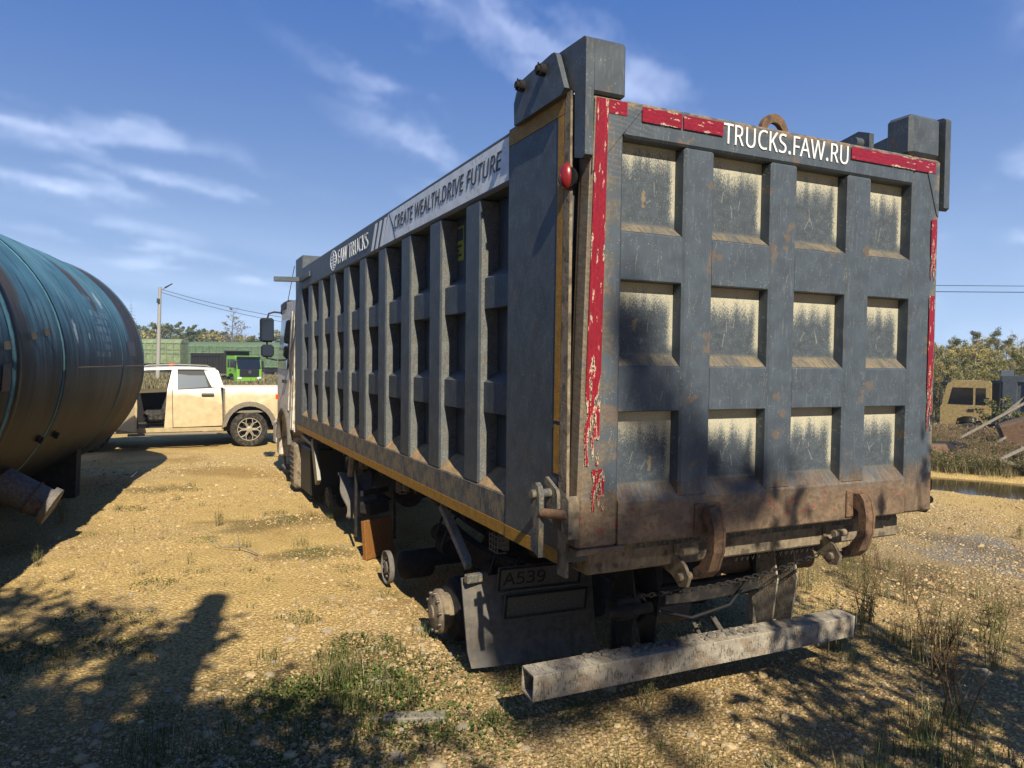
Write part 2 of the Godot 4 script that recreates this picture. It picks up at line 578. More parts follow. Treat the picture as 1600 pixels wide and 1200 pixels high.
		var rc: Color = Color(0.39, 0.32, 0.25).lerp(Color(0.52, 0.43, 0.33), ss(0.3, 0.7, sb(x, y) * 0.6 + n1 * 0.4)) * (0.80 + 0.2 * st + 0.22 * sw(x + 9, y))
		rc = rc.lerp(Color(0.25, 0.21, 0.18), 0.5 * ss(0.55, 0.75, sb(x, y)))
		rc = rc.lerp(Color(0.64, 0.54, 0.40), 0.6 * ss(0.66, 0.8, sw(x + 5, y)))
		c = c.lerp(rc, 0.93 * foot)
		# a few flecks of red film left on the foot
		if gy < 1.2 and gy > 1.06 and sb(x + 400, y + 20) > 0.78 and sw(x, y) > 0.5: c = c.lerp(Color(0.55, 0.12, 0.13), 0.8)
		return c
	var gm := mat(Color.WHITE, 0.62, 0.1)
	gm.albedo_texture = tex(800, 800, gate, false, 1024, 1024)
	gm.heightmap_enabled = false
	M["gate"] = gm
	for k in 12:
		var o := k * 131
		var cell := func(x: int, y: int) -> Color:
			var u := x / 256.0
			var v := y / 320.0
			var n1 := sd(x + o, y + o)
			var st := sc(x * 3 + o, y / 2 + o) * 0.55 + sw(x + o, y / 3) * 0.45
			var c: Color = Color(0.235, 0.270, 0.300) * (0.86 + 0.28 * n1)
			c = c.lerp(Color(0.40, 0.41, 0.40), 0.45 * ss(0.58, 0.78, sc(x * 2 + o, y / 4)))
			c = c.lerp(Color(0.64, 0.62, 0.55), 0.75 * ss(0.68, 0.80, sw(x + o, y / 2)) * ss(0.42, 0.68, sb(x, y + o)))
			# pale dust washed down from the rail above, thinning out in fine runs, and a rim of it down the right edge
			var reach: float = [0.10, 0.17, 0.13, 0.18, 0.16, 0.24, 0.20, 0.22, 0.20, 0.28, 0.22, 0.24][k] + (sa(x * 2 + o, 50 + o) - 0.5) * 0.30
			var wash := ss(reach + 0.26, reach - 0.06, v + (st - 0.5) * 0.62)
			var rim := ss(0.88, 0.95, u + (st - 0.5) * 0.22) * ss(1.0, 0.8, v)
			var dc: Color = Color(0.70, 0.68, 0.59) * (0.84 + 0.24 * sc(x, y))
			c = c.lerp(dc, clampf(maxf(wash, rim * 0.9), 0, 1))
			# scrapes: pale scratches at odd slants, and here and there a bare rubbed spot
			for q in 3:
				var a0 := 0.7 + 2.1 * sa(q * 90 + o, 7)
				var px := u - (0.15 + 0.7 * sd(q * 50 + o, 31))
				var py := v - (0.35 + 0.55 * sd(q * 70 + o, 90))
				var al := absf(px * cos(a0) + py * sin(a0))
				var ac := absf(-px * sin(a0) + py * cos(a0)) + (st - 0.5) * 0.01
				if al < 0.14 * sb(q * 60 + o, 5): c = c.lerp(Color(0.58, 0.57, 0.53), 0.55 * ss(0.010, 0.003, ac))
				if q == k % 3 and (k * 5) % 4 == 0: c = c.lerp(Color(0.50, 0.43, 0.33), 0.75 * ss(0.075, 0.05, Vector2(px * 1.9, py * 0.7).length() + (sb(x, y) - 0.5) * 0.14))
			c = c.lerp(Color(0.50, 0.46, 0.38), 0.5 * ss(0.94, 1.0, v + (st - 0.5) * 0.05))
			return c
		var cm := mat(Color.WHITE, 0.8)
		cm.albedo_texture = tex(160, 200, cell, false, 256, 320)
		M["cell_%d" % k] = cm
	# red reflecting tape, torn
	var tape := func(x: int, y: int) -> Color:
		var v := float(y) / 1024.0
		var hex := 0.9 + 0.12 * (1.0 if ((x / 6 + (y / 10) % 2 * 3) % 6) > 0 else 0.0)
		var c := Color(0.50, 0.075, 0.13) * hex * (0.86 + 0.25 * sd(x * 3, y))
		c = c.lerp(Color(0.72, 0.58, 0.50), 0.7 * ss(0.80, 0.88, sc(x * 2, y / 2)) )
		c = c.lerp(Color(0.30, 0.12, 0.12), 0.5 * ss(0.62, 0.8, sw(x, y)))
		var torn := sd(x * 2 + 40, y / 2 + 60) * 0.85 + sc(x * 2, y) * 0.15
		var limit := lerpf(0.76, 0.42, ss(0.55, 1.0, v))
		var white := ss(limit - 0.09, limit - 0.05, torn)
		c = c.lerp(Color(0.72, 0.66, 0.56), white)
		c.a = 1.0 if torn < limit else 0.0
		return c
	var tp := mat(Color.WHITE, 0.35)
	tp.albedo_texture = tex(32, 512, tape, true, 64, 1024)
	tp.transparency = BaseMaterial3D.TRANSPARENCY_ALPHA_SCISSOR
	tp.alpha_scissor_threshold = 0.5
	M["tape"] = tp
	# tank: sun-bleached blue over rust, soot and painted-in shade; u along the tank, v round it from the top down the near side
	var tank := func(x: int, y: int) -> Color:
		var u := x / 1024.0
		var v := y / 1024.0
		var n1 := sd(x, y)
		var run := sb(x * 3, y / 6 + 40) * 0.5 + sc(x * 2, y / 8) * 0.5
		var c := Color(0.30, 0.47, 0.53) * (0.86 + 0.28 * n1)
		c = c.lerp(Color(0.40, 0.56, 0.60), 0.6 * ss(0.5, 0.7, sa(x, y)))
		c = c.lerp(Color(0.16, 0.22, 0.26), 0.7 * ss(0.56, 0.74, run) * ss(0.02, 0.12, v))
		c = c.lerp(Color(0.30, 0.20, 0.14), 0.7 * ss(0.74, 0.82, sd(x / 2 + 90, y / 4)) )
		# rust ring by the belt
		var ring := ss(0.035, 0.012, absf(u - 0.466 + (sd(20, y) - 0.5) * 0.02)) * ss(0.05, 0.12, v)
		c = c.lerp(Color(0.34, 0.235, 0.16) * (0.6 + 0.7 * run), 0.7 * ring)
		# lower flank and belly: soot and underside shade, both put into the colour
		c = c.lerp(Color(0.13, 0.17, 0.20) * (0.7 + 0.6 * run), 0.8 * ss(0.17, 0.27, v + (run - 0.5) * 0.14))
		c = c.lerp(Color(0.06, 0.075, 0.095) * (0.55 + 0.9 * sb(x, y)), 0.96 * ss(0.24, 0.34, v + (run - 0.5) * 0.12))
		c = c.lerp(Color(0.22, 0.19, 0.17).lerp(Color(0.32, 0.20, 0.14), ss(0.5, 0.6, sd(x * 2, y))) * (0.6 + 0.7 * sc(x, y)), 0.85 * ss(0.905, 0.925, u + (run - 0.5) * 0.02))
		# splashes of white paint
		for q in [[0.815, 0.163, 0.006, 0.013], [0.638, 0.213, 0.0055, 0.013], [0.693, 0.218, 0.0025, 0.004]]:
			var e := Vector2((u - q[0]) / q[2], (v - q[1]) / q[3]).length() + (sc(x * 2, y * 2) - 0.5) * 1.1
			c = c.lerp(Color(0.74, 0.77, 0.76), 0.9 * ss(1.1, 0.75, e))
		# rows of worn stencil, too faint to read
		if u > 0.705 and u < 0.83 and v > 0.158 and v < 0.242:
			var row := fposmod((v - 0.158) / 0.0105, 1.0)
			var line := int((v - 0.158) / 0.0105)
			if row > 0.35 and u > 0.735 - 0.003 * line and u < 0.825 - 0.004 * line - 0.012 * (line % 2) and line != 1 and sw(x * 2, line * 37) > 0.44:
				c = c.lerp(Color(0.66, 0.75, 0.77), 0.5 * ss(0.3, 0.6, sb(x, y)))
		return c
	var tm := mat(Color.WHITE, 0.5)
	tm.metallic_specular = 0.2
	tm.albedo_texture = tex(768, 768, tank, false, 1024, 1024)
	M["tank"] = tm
	M["tank_end"] = tri_mat(tex(256, 256, func(x, y): return Color(0.20, 0.25, 0.27).lerp(Color(0.28, 0.18, 0.13), ss(0.45, 0.65, sd(x, y))) * (0.7 + 0.5 * sb(x * 6, y))), 0.5, 0.55)
	M["foot"] = tri_mat(tex(128, 128, func(x, y): return Color(0.44, 0.42, 0.39) * (0.7 + 0.6 * sd(x * 2, y * 2))), 1.5, 0.8, 0.2)
	# gravel: ochre clay with small stones
	var gravel := func(x: int, y: int) -> Color:
		var n1 := sd(x, y)
		var st := sc(x, y)
		var w := sw(x, y)
		var c: Color = Color(0.77, 0.75, 0.71).lerp(Color(0.88, 0.87, 0.83), n1)
		c = c.lerp(Color(0.99, 0.98, 0.95), 0.8 * ss(0.56, 0.70, st))
		c = c.lerp(Color(0.55, 0.51, 0.45), 0.75 * ss(0.46, 0.30, st * 0.5 + w * 0.5))
		c = c * (0.86 + 0.28 * w)
		return c
	var gt := mat(Color.WHITE, 0.98)
	gt.albedo_texture = tex(512, 512, gravel)
	gt.uv1_scale = Vector3(0.5, 0.5, 1)
	gt.vertex_color_use_as_albedo = true
	gt.metallic_specular = 0.2
	var nmi: Image = Image.create_from_data(512, 512, false, Image.FORMAT_L8, nc)
	nmi.convert(Image.FORMAT_RGBA8)
	nmi.bump_map_to_normal_map(3.5)
	gt.normal_enabled = true
	gt.normal_texture = ImageTexture.create_from_image(nmi)
	gt.normal_scale = 1.0
	M["ground"] = gt
	M["stone"] = tri_mat(tex(128, 128, func(x, y): return Color(0.9, 0.9, 0.9) * (0.78 + 0.4 * sb(x * 4, y * 4))), 6.0, 0.95)
	M["leaf"] = mat(Color.WHITE, 0.75)
	M["leaf"].vertex_color_use_as_albedo = true
	M["leaf"].backlight_enabled = true
	M["leaf"].backlight = Color(0.5, 0.5, 0.35)
	M["leaf"].metallic_specular = 0.25
	M["grass"] = mat(Color.WHITE, 0.8)
	M["grass"].vertex_color_use_as_albedo = true
	M["grass"].backlight_enabled = true
	M["grass"].backlight = Color(0.45, 0.45, 0.3)
	M["grass"].metallic_specular = 0.2
	M["bark"] = tri_mat(tex(128, 256, func(x, y): return Color(0.42, 0.38, 0.32) * (0.6 + 0.7 * sb(x * 4, y))), 0.8, 0.95, 0.0, grain, 0.4)
	M["birch"] = tri_mat(tex(128, 256, func(x, y): return Color(0.66, 0.64, 0.58).lerp(Color(0.15, 0.13, 0.12), ss(0.62, 0.75, sb(x, y * 4)))), 0.8, 0.9)
	M["concrete"] = tri_mat(tex(128, 128, func(x, y): return Color(0.60, 0.59, 0.55) * (0.75 + 0.45 * sd(x * 2, y * 2))), 0.8, 0.95)
	M["wagon"] = tri_mat(tex(256, 256, func(x, y): return (Color(0.47, 0.53, 0.38) * (0.82 + 0.35 * sd(x, y))).lerp(Color(0.34, 0.30, 0.20), 0.6 * ss(0.55, 0.75, sb(x * 6, y)))), 0.12, 0.8)
	M["wagon_dark"] = tri_mat(tex(128, 128, func(x, y): return (Color(0.31, 0.40, 0.29) * (0.8 + 0.4 * sd(x * 2, y * 2)))), 0.12, 0.8)
	M["lime"] = mat(Color(0.44, 0.66, 0.16), 0.4)
	M["sky_reflect_glass"] = mat(Color(0.40, 0.43, 0.45), 0.12)  # pale grey colour stands in for bright sky mirrored in the pane
	M["khaki"] = tri_mat(tex(128, 128, func(x, y): return Color(0.60, 0.52, 0.33) * (0.8 + 0.35 * sd(x * 2, y * 2))), 0.4, 0.55)
	# pickup paint: white above, a coat of pale yellow dust below
	var pk := func(x: int, y: int) -> Color:
		var v := y / 256.0   # 0 at roof, 1 at sill
		var k := ss(0.37, 0.46, v + (sd(x, y) - 0.5) * 0.07)
		var c := Color(0.80, 0.80, 0.79).lerp(Color(0.74, 0.665, 0.505) * (0.92 + 0.14 * sb(x, y)), 0.12 + 0.84 * k)
		return c
	var pm := mat(Color.WHITE, 0.42)
	pm.albedo_texture = tex(256, 128, pk, false, 512, 256)
	M["pickup"] = pm
	M["pickup_grey"] = tri_mat(tex(128, 128, func(x, y): return Color(0.47, 0.44, 0.38) * (0.85 + 0.3 * sd(x * 2, y * 2))), 1.0, 0.9)
	M["water"] = mat(Color(0.24, 0.21, 0.13), 0.10)
	M["water"].metallic_specular = 0.4
	M["plate"] = null
	var plate_tex := func(x: int, y: int) -> Color:
		return Color(0.40, 0.38, 0.33) * (0.7 + 0.5 * sd(x * 2, y * 2)) * (0.9 + 0.2 * sw(x, y))
	M["plate"] = tri_mat(tex(128, 128, plate_tex), 3.0, 0.9)
	M["plate_ink"] = mat(Color(0.15, 0.14, 0.12), 0.9)
	M["wood"] = tri_mat(tex(128, 256, func(x, y): return Color(0.52, 0.49, 0.44) * (0.65 + 0.6 * sb(x * 7, y))), 0.9, 0.95)
	M["gold"] = tri_mat(tex(128, 128, func(x, y): return (Color(0.52, 0.34, 0.12) * (0.8 + 0.4 * sd(x * 2, y * 2))).lerp(Color(0.16, 0.12, 0.08), 0.8 * ss(0.62, 0.72, sb(x * 4, y * 4)))), 2.0, 0.85)

# ------------------------------------------------------------------ ground, stones
func axis_steps(a: float, b: float, step: float, reach: float) -> PackedFloat32Array:
	var out := PackedFloat32Array()
	var lo := []
	var d := step
	var x := a
	while x > -reach:
		d *= 1.16
		x -= d
		lo.append(x)
	lo.reverse()
	out.append_array(PackedFloat32Array(lo))
	var k := a
	while k < b:
		out.append(k); k += step
	d = step
	x = b
	while x < reach:
		out.append(x)
		d *= 1.16
		x += d
	out.append(x)
	return out

func ground_tint(x: float, z: float) -> Color:
	# linear base colours of the soil
	var c := Color(0.68, 0.505, 0.22)
	var a := hn.get_noise_2d(x * 2.3 + 40, z * 2.3)
	c = c.lerp(Color(0.50, 0.35, 0.145), ss(0.0, 0.5, a))
	c = c.lerp(Color(0.64, 0.48, 0.23), ss(0.1, 0.5, hn.get_noise_2d(x * 3.1, z * 3.1 + 90)))
	# greyer, stonier soil close to the viewer and on the right
	var near := ss(-3.0, 0.3, z + hn.get_noise_2d(x * 3.0, z * 3.0) * 1.6) 
	c = c.lerp(Color(0.25, 0.185, 0.10), 0.7 * near)
	var rg := ss(3.6, 5.5, x + hn.get_noise_2d(x * 2.0 + 7, z * 2.0) * 1.2) * ss(10.0, 6.0, x)
	c = c.lerp(Color(0.33, 0.27, 0.17), 0.6 * rg)
	var heap := Vector2((x - 6.2) / 0.9, (z + 1.2) / 1.3).length() + hn.get_noise_2d(x * 9, z * 9) * 0.5
	c = c.lerp(Color(0.30, 0.285, 0.26), 0.85 * ss(1.1, 0.7, heap))
	for tx in [4.3, 6.0]:
		c = c.lerp(Color(0.22, 0.165, 0.09), 0.55 * ss(0.42, 0.1, absf(x - tx + 0.25 * sin(z * 0.6)) + hn.get_noise_2d(x * 8, z * 5) * 0.25) * ss(-9.0, -5.0, z))
	# mossy and grassy ground
	var veg := ss(1.0, 1.6, (x - 10.9) * 0.84 + (z + 5.2) * -0.54)
	veg = maxf(veg, ss(-19.0, -24.0, z))
	c = c.lerp(Color(0.125, 0.105, 0.05), 0.8 * veg)
	for q in [[-0.8, -1.3, 0.9, 0.5], [-2.5, -2.6, 0.8, 0.35], [-1.3, -0.4, 1.2, 0.5], [2.9, -0.2, 1.0, 0.4], [-0.5, -6.0, 1.0, 0.4], [-1.6, -8.8, 0.8, 0.3], [3.9, -1.6, 1.1, 0.7], [-0.2, -4.3, 0.8, 0.3]]:
		var e := Vector2((x - q[0]) / q[2], (z - q[1]) / q[3]).length() + hn.get_noise_2d(x * 9, z * 9) * 0.9
		c = c.lerp(Color(0.15, 0.13, 0.06), 0.6 * ss(1.1, 0.4, e))
	return c

func build_ground():
	var xs := axis_steps(-7.0, 12.5, 0.075, 700.0)
	var zs := axis_steps(-15.5, 2.6, 0.075, 700.0)
	var nx := xs.size()
	var nz := zs.size()
	var v := PackedVector3Array()
	var n := PackedVector3Array()
	var t := PackedVector2Array()
	var c := PackedColorArray()
	var idx := PackedInt32Array()
	for j in nz:
		for i in nx:
			var x := xs[i]
			var z := zs[j]
			v.append(Vector3(x, ground_y(x, z), z))
			t.append(Vector2(x, z))
			c.append(ground_tint(x, z))
	for j in nz:
		for i in nx:
			var i0 := maxi(i - 1, 0)
			var i1 := mini(i + 1, nx - 1)
			var j0 := maxi(j - 1, 0)
			var j1 := mini(j + 1, nz - 1)
			var dx := v[j * nx + i1] - v[j * nx + i0]
			var dz := v[j1 * nx + i] - v[j0 * nx + i]
			n.append(dz.cross(dx).normalized())
	for j in nz - 1:
		for i in nx - 1:
			var a := j * nx + i
			idx.append_array(PackedInt32Array([a, a + 1, a + nx, a + 1, a + nx + 1, a + nx]))
	var m := ArrayMesh.new()
	var arr := []
	arr.resize(Mesh.ARRAY_MAX)
	arr[Mesh.ARRAY_VERTEX] = v; arr[Mesh.ARRAY_NORMAL] = n; arr[Mesh.ARRAY_TEX_UV] = t; arr[Mesh.ARRAY_COLOR] = c; arr[Mesh.ARRAY_INDEX] = idx
	m.add_surface_from_arrays(Mesh.PRIMITIVE_TRIANGLES, arr)
	tag(node_of("ground", m, M.ground, self), "ochre gravel and clay of the truck yard", "", "", "structure")
	# puddle
	var b := MB.new()
	var fr := Basis(Vector3.UP, -atan2(0.84, 0.54))
	var pts := []
	for k in 40:
		var a := TAU * k / 40.0
		var r := 1.0 + 0.06 * sin(a * 5.0) + 0.04 * sin(a * 9.0)
		pts.append(fr * Vector3(cos(a) * 7.0 * r, 0, sin(a) * 1.15 * r) + Vector3(10.9, -0.165, -5.2))
	for k in 40:
		b.tri(Vector3(10.9, -0.165, -5.2), pts[k], pts[(k + 1) % 40], Vector3.UP)
	tag(obj("puddle_water", b, M.water), "shallow brown puddle along the far side of the track", "", "", "structure")
	build_stones()

func stone_mesh(sd: int, sub: int) -> ArrayMesh:
	var f := FastNoiseLite.new()
	f.seed = sd; f.frequency = 0.9
	var ico := SphereMesh.new()
	ico.radial_segments = 6 + sub * 2; ico.rings = 3 + sub; ico.radius = 1.0; ico.height = 2.0
	var a := ico.surface_get_arrays(0)
	var v: PackedVector3Array = a[Mesh.ARRAY_VERTEX]
	var b := MB.new()
	for i in v.size():
		var p := v[i]
		var k := 1.0 + 0.45 * f.get_noise_3d(p.x * 1.3, p.y * 1.3, p.z * 1.3 + sd)
		v[i] = Vector3(p.x * k, p.y * k * 0.55, p.z * k * 0.8)
	var ix: PackedInt32Array = a[Mesh.ARRAY_INDEX]
	for i in range(0, ix.size(), 3):
		b.tri(v[ix[i]], v[ix[i + 1]], v[ix[i + 2]], v[ix[i]] + v[ix[i + 1]] + v[ix[i + 2]])
	return b.mesh()

func scatter(called: String, mesh: Mesh, m, places: Array, colors: Array, parent: Node) -> MultiMeshInstance3D:
	var mm := MultiMesh.new()
	mm.transform_format = MultiMesh.TRANSFORM_3D
	mm.use_colors = true
	mm.mesh = mesh
	mm.instance_count = places.size()
	for i in places.size():
		mm.set_instance_transform(i, places[i])
		mm.set_instance_color(i, colors[i])
	var o := MultiMeshInstance3D.new()
	o.multimesh = mm
	o.material_override = m
	o.name = called
	parent.add_child(o, true)
	o.set_meta("kind", "stuff")
	return o

func stone_color() -> Color:
	var k := rng.randf()
	var c := Color(0.46, 0.325, 0.14).lerp(Color(0.64, 0.49, 0.26), rng.randf())
	if k < 0.10: c = Color(0.36, 0.31, 0.23)
	elif k < 0.35: c = Color(0.34, 0.22, 0.095)
	return c * rng.randf_range(0.75, 1.15)

func build_stones():
	var root := thing("gravel", "loose gravel strewn over the clay of the yard", "gravel", Vector3.ZERO, 0.0, "", "stuff")
	var eye := Vector2(-1.768, 3.218)
	for k in 4:
		var places := []
		var cols := []
		var want := 21000
		while places.size() < want:
			# more stones close to the viewer
			var az := deg_to_rad(rng.randf_range(-14.0, 66.0))
			var d := 2.6 + 14.0 * pow(rng.randf(), 1.6)
			var x := eye.x + sin(az) * d
			var z := eye.y - cos(az) * d
			if (x - 10.9) * 0.84 + (z + 5.2) * -0.54 > -0.9: continue
			if rng.randf() > 0.38 + 0.9 * hn.get_noise_2d(x * 4, z * 4) + 0.25 * ss(-4.0, -0.5, z): continue
			var sz := rng.randf_range(0.0028, 0.0085) * (1.0 + d * 0.075)
			if rng.randf() < 0.05: sz *= rng.randf_range(1.6, 2.6)
			var q := Basis(Vector3.UP, rng.randf() * TAU) * Basis(Vector3.RIGHT, rng.randf_range(-0.4, 0.4))
			places.append(Transform3D(q.scaled(Vector3.ONE * sz), Vector3(x, ground_y(x, z) + sz * 0.12, z)))
			cols.append(stone_color())
		scatter("small_stones", stone_mesh(k * 7 + 1, 0), M.stone, places, cols, root)
	# larger flat stones one can tell apart
	var src := []
	for k in 4:
		var o := node_of("loose_stone", stone_mesh(50 + k * 3, 3), null, self)
		o.material_override = mat(lin(0.40, 0.30, 0.155).lerp(lin(0.27, 0.225, 0.15), k / 3.0), 0.95)
		tag(o, "flat loose stone lying on the gravel near the viewer", "stone", "flat stones lying on the gravel")
		src.append(o)
	for i in 130:
		var az := deg_to_rad(rng.randf_range(-10.0, 62.0) if i % 2 == 0 else rng.randf_range(-10.0, 22.0))
		var d := rng.randf_range(2.9, 6.2)
		var x := eye.x + sin(az) * d
		var z := eye.y - cos(az) * d
		var sz := rng.randf_range(0.018, 0.045)
		var o: Node3D = src[i % 4]
		if i >= 4: o = dup(src[i % 4], Vector3.ZERO)
		o.position = Vector3(x, ground_y(x, z) + sz * 0.1, z)
		o.rotation.y = rng.randf() * TAU
		o.scale = Vector3.ONE * sz

# ------------------------------------------------------------------ the dump truck
func gate_place(q: Vector3) -> Vector3:
	# q.x across at the top edge, q.y height, q.z out of the gate; the gate widens a little towards its foot
	var t := (3.16 - q.y) / 2.146
	var f := 0.0
	if q.x <= 0.05: f = -0.042
	elif q.x < 0.222: f = lerpf(-0.042, 0.02, (q.x - 0.05) / 0.172)
	elif q.x < 2.27: f = lerpf(0.02, 0.035, (q.x - 0.222) / 2.048)
	elif q.x < 2.505: f = lerpf(0.035, 0.05, (q.x - 2.27) / 0.235)
	else: f = 0.05
	return Vector3(q.x + t * f, q.y, 0.1867 + (q.y - BODY_Y) * 0.0177 + q.z)

func gate_uv(q: Vector3) -> Vector2:
	return Vector2((q.x + q.z * 0.25) / 2.6, 1.0 - (q.y + q.z * 0.25 - 0.95) / 2.3)

func gate_mb() -> MB:
	var b := MB.new()
	b.mapf = gate_place
	b.uvf = gate_uv
	return b

const YZ := Basis(Vector3(0, 0, 1), Vector3(0, 1, 0), Vector3(-1, 0, 0))   # prism in the (z, y) plane, depth runs to -x
const XY := Basis.IDENTITY

func build_truck():
	var T := thing("dump_truck", "large grey dump truck without wheels, its ribbed tailgate to the viewer, white cab", "truck")
	truck_side(T)
	truck_gate(T)
	truck_latches(T)
	truck_chassis(T)
	truck_cab(T)

func truck_side(T: Node3D):
	var W := MB.new()
	# side wall: plate, top rail and bottom rail
	W.bx(Vector3(0.13, BODY_Y + 0.02, -7.86), Vector3(0.15, 3.16, -0.02), 0.0)
	var wall := obj("side_wall", W, M.paint, T)
	var b := MB.new()
	b.bx(Vector3(0.0, 2.911, -7.44), Vector3(0.20, 3.2095, -0.585), 0.014)
	obj("top_rail", b, M.paint, wall)
	b = MB.new()
	b.prism([Vector2(0.0, 0.913), Vector2(0.0, 1.145), Vector2(0.006, 1.155), Vector2(0.129, 1.258), Vector2(0.129, 0.913)], -7.44, -0.585)
	obj("bottom_rail", b, M.dusty, wall)
	# crumbly dust lying on the ledge between the ribs
	for k in 10:
		var z1: float = -1.25 - 0.71 * (k - 1) if k > 0 else -0.585
		var z0: float = -1.25 - 0.71 * k + 0.24
		if k == 9: z0 = -7.43
		var d := MB.new()
		var pr := func(u: float, w: float) -> Vector3:
			var h: float = 0.010 * sin(PI * w) * (0.5 + 0.5 * sin(u * 9.0 + k)) + 0.003
			return Vector3(0.005 + 0.122 * w, 1.152 + 0.103 * w + h, lerpf(z0 + 0.006, z1 - 0.006, u))
		d.sheet(pr, 10, 4, true)
		obj("dust_drift", d, M.dust, wall)
	for k in 9:
		var z := -1.25 - 0.71 * k
		b = MB.new()
		b.bx(Vector3(0.0, 1.150, z), Vector3(0.129, 2.909, z + 0.24), 0.012)
		var rib := obj("rib", b, M.paint, wall)
		b = MB.new()
		b.bx(Vector3(0.012, 1.165, z + 0.239), Vector3(0.127, 2.90, z + 0.2415))
		obj("dust_coat", b, M.speckle, T)
	# cross rails in two rows, set back between the ribs
	for row in [[1.60, 1.785, 1.85], [2.237, 2.425, 2.49]]:
		for k in 10:
			var z1: float = -1.25 - 0.71 * (k - 1) - 0.002 if k > 0 else -0.588
			var z0: float = -1.25 - 0.71 * k + 0.242
			if k == 9: z0 = -7.428
			b = MB.new()
			b.prism([Vector2(0.034, row[0]), Vector2(0.034, row[1]), Vector2(0.128, row[2]), Vector2(0.128, row[0])], z0, z1)
			obj("cross_rail", b, M.paint, wall)
	# rear corner panel, its rear edge leans out at the top
	b = MB.new()
	var e := func(y: float) -> float: return 0.032 + (y - BODY_Y) * 0.011
	b.prism([Vector2(-0.585, 0.913), Vector2(0.032, 0.913), Vector2(e.call(3.2095), 3.2095), Vector2(-0.585, 3.2095)], -0.18, 0.004, Transform3D(YZ, Vector3.ZERO))
	var rp := obj("rear_corner_panel", b, M.paint, T)
	b = MB.new()
	b.prism([Vector2(0.034, 0.865), Vector2(0.118, 0.865), Vector2(0.112, 3.205), Vector2(e.call(3.2) + 0.001, 3.205)], -0.008, 0.008, Transform3D(YZ, Vector3.ZERO))
	obj("corner_post", b, M.tan, T)
	# ochre reflecting strips
	var st := func(poly: Array, par: Node):
		var q := MB.new()
		q.prism(poly, 0.0045, 0.0075, Transform3D(YZ, Vector3.ZERO))
		obj("reflective_strip", q, M.yellow, par)
	st.call([Vector2(-0.583, 3.115), Vector2(0.053, 3.112), Vector2(0.054, 3.195), Vector2(-0.583, 3.198)], rp)
	st.call([Vector2(-0.02, 1.62), Vector2(0.036, 1.62), Vector2(0.052, 3.108), Vector2(-0.008, 3.108)], rp)
	st.call([Vector2(-0.02, 1.36), Vector2(0.034, 1.36), Vector2(0.035, 1.60), Vector2(-0.02, 1.60)], rp)
	st.call([Vector2(-0.583, 0.915), Vector2(0.029, 0.915), Vector2(0.030, 0.985), Vector2(-0.583, 0.985)], rp)
	for k in 8:
		var z1 := -0.59 - 0.905 * k
		var q := MB.new()
		q.prism([Vector2(z1 - 0.90, 0.917), Vector2(z1, 0.917), Vector2(z1, 0.985), Vector2(z1 - 0.90, 0.985)], 0.0005, 0.0035, Transform3D(YZ, Vector3.ZERO))
		obj("reflective_strip", q, M.yellow, wall)
	# bolts along the strip
	# lettering on the top rail, read from the front of the body to its rear
	var fr := func(z: float, y: float) -> Transform3D: return Transform3D(Basis(Vector3(0, 0, 1), Vector3(0, 1, 0), Vector3(-1, 0, 0)), Vector3(-0.004, y, z))
	var sign_b := MB.new()
	sign_b.prism([Vector2(-3.24, 2.935), Vector2(-0.592, 2.935), Vector2(-0.592, 3.178), Vector2(-3.06, 3.178)], 0.0005, 0.003, Transform3D(YZ, Vector3.ZERO))
	var ban := obj("slogan_banner", sign_b, M.banner, T, "grey white slogan film along the top rail, stained with rust")
	lettering("CREATE WEALTH,DRIVE FUTURE", M.ink, ban, fr.call(-2.87, 3.0), 2.16, 0.125, false, 0.16)
	var cr := MB.new()
	cr.prism([Vector2(-3.03, 3.178), Vector2(-3.018, 3.178), Vector2(-2.90, 3.06), Vector2(-2.83, 2.935), Vector2(-2.845, 2.935), Vector2(-2.93, 3.06)], 0.003, 0.005, Transform3D(YZ, Vector3.ZERO))
	obj("tear", cr, M.ink, ban)
	for k in 3:
		var z := -3.62 + 0.155 * k
		var q := MB.new()
		q.prism([Vector2(z - 0.02, 2.935), Vector2(z + 0.055, 2.935), Vector2(z + 0.205, 3.165), Vector2(z + 0.13, 3.165)], 0.0005, 0.003, Transform3D(YZ, Vector3.ZERO))
		obj("stripe", q, M.sign_white, T)
	lettering("FAW TRUCKS", M.sign_white, T, fr.call(-5.07, 2.985), 1.33, 0.15, false, 0.04)
	# emblem: ring with a winged figure 1 of bars
	var em := MB.new()
	var ring_at := Vector3(0, 3.055, -5.33)
	var rp_out := []
	for k in 28:
		var a0 := TAU * k / 28.0
		var a1 := TAU * (k + 1) / 28.0
		var q := [Vector2(cos(a0) * 0.17, sin(a0) * 0.115), Vector2(cos(a1) * 0.17, sin(a1) * 0.115), Vector2(cos(a1) * 0.142, sin(a1) * 0.097), Vector2(cos(a0) * 0.142, sin(a0) * 0.097)]
		em.prism(q, 0.0005, 0.004, Transform3D(YZ, ring_at))
	for r in [[0.0, 0.0, 0.018, 0.085], [-0.075, 0.045, 0.055, 0.009], [0.075, 0.045, 0.055, 0.009], [-0.085, 0.012, 0.065, 0.009], [0.085, 0.012, 0.065, 0.009], [-0.075, -0.022, 0.055, 0.009], [0.075, -0.022, 0.055, 0.009], [-0.055, -0.054, 0.038, 0.009], [0.055, -0.054, 0.038, 0.009]]:
		em.prism([Vector2((r[0] - r[2]) * 0.85, r[1] - r[3]), Vector2((r[0] + r[2]) * 0.85, r[1] - r[3]), Vector2((r[0] + r[2]) * 0.85, r[1] + r[3]), Vector2((r[0] - r[2]) * 0.85, r[1] + r[3])], 0.0005, 0.004, Transform3D(YZ, ring_at))
	obj("emblem", em, M.sign_white, T)
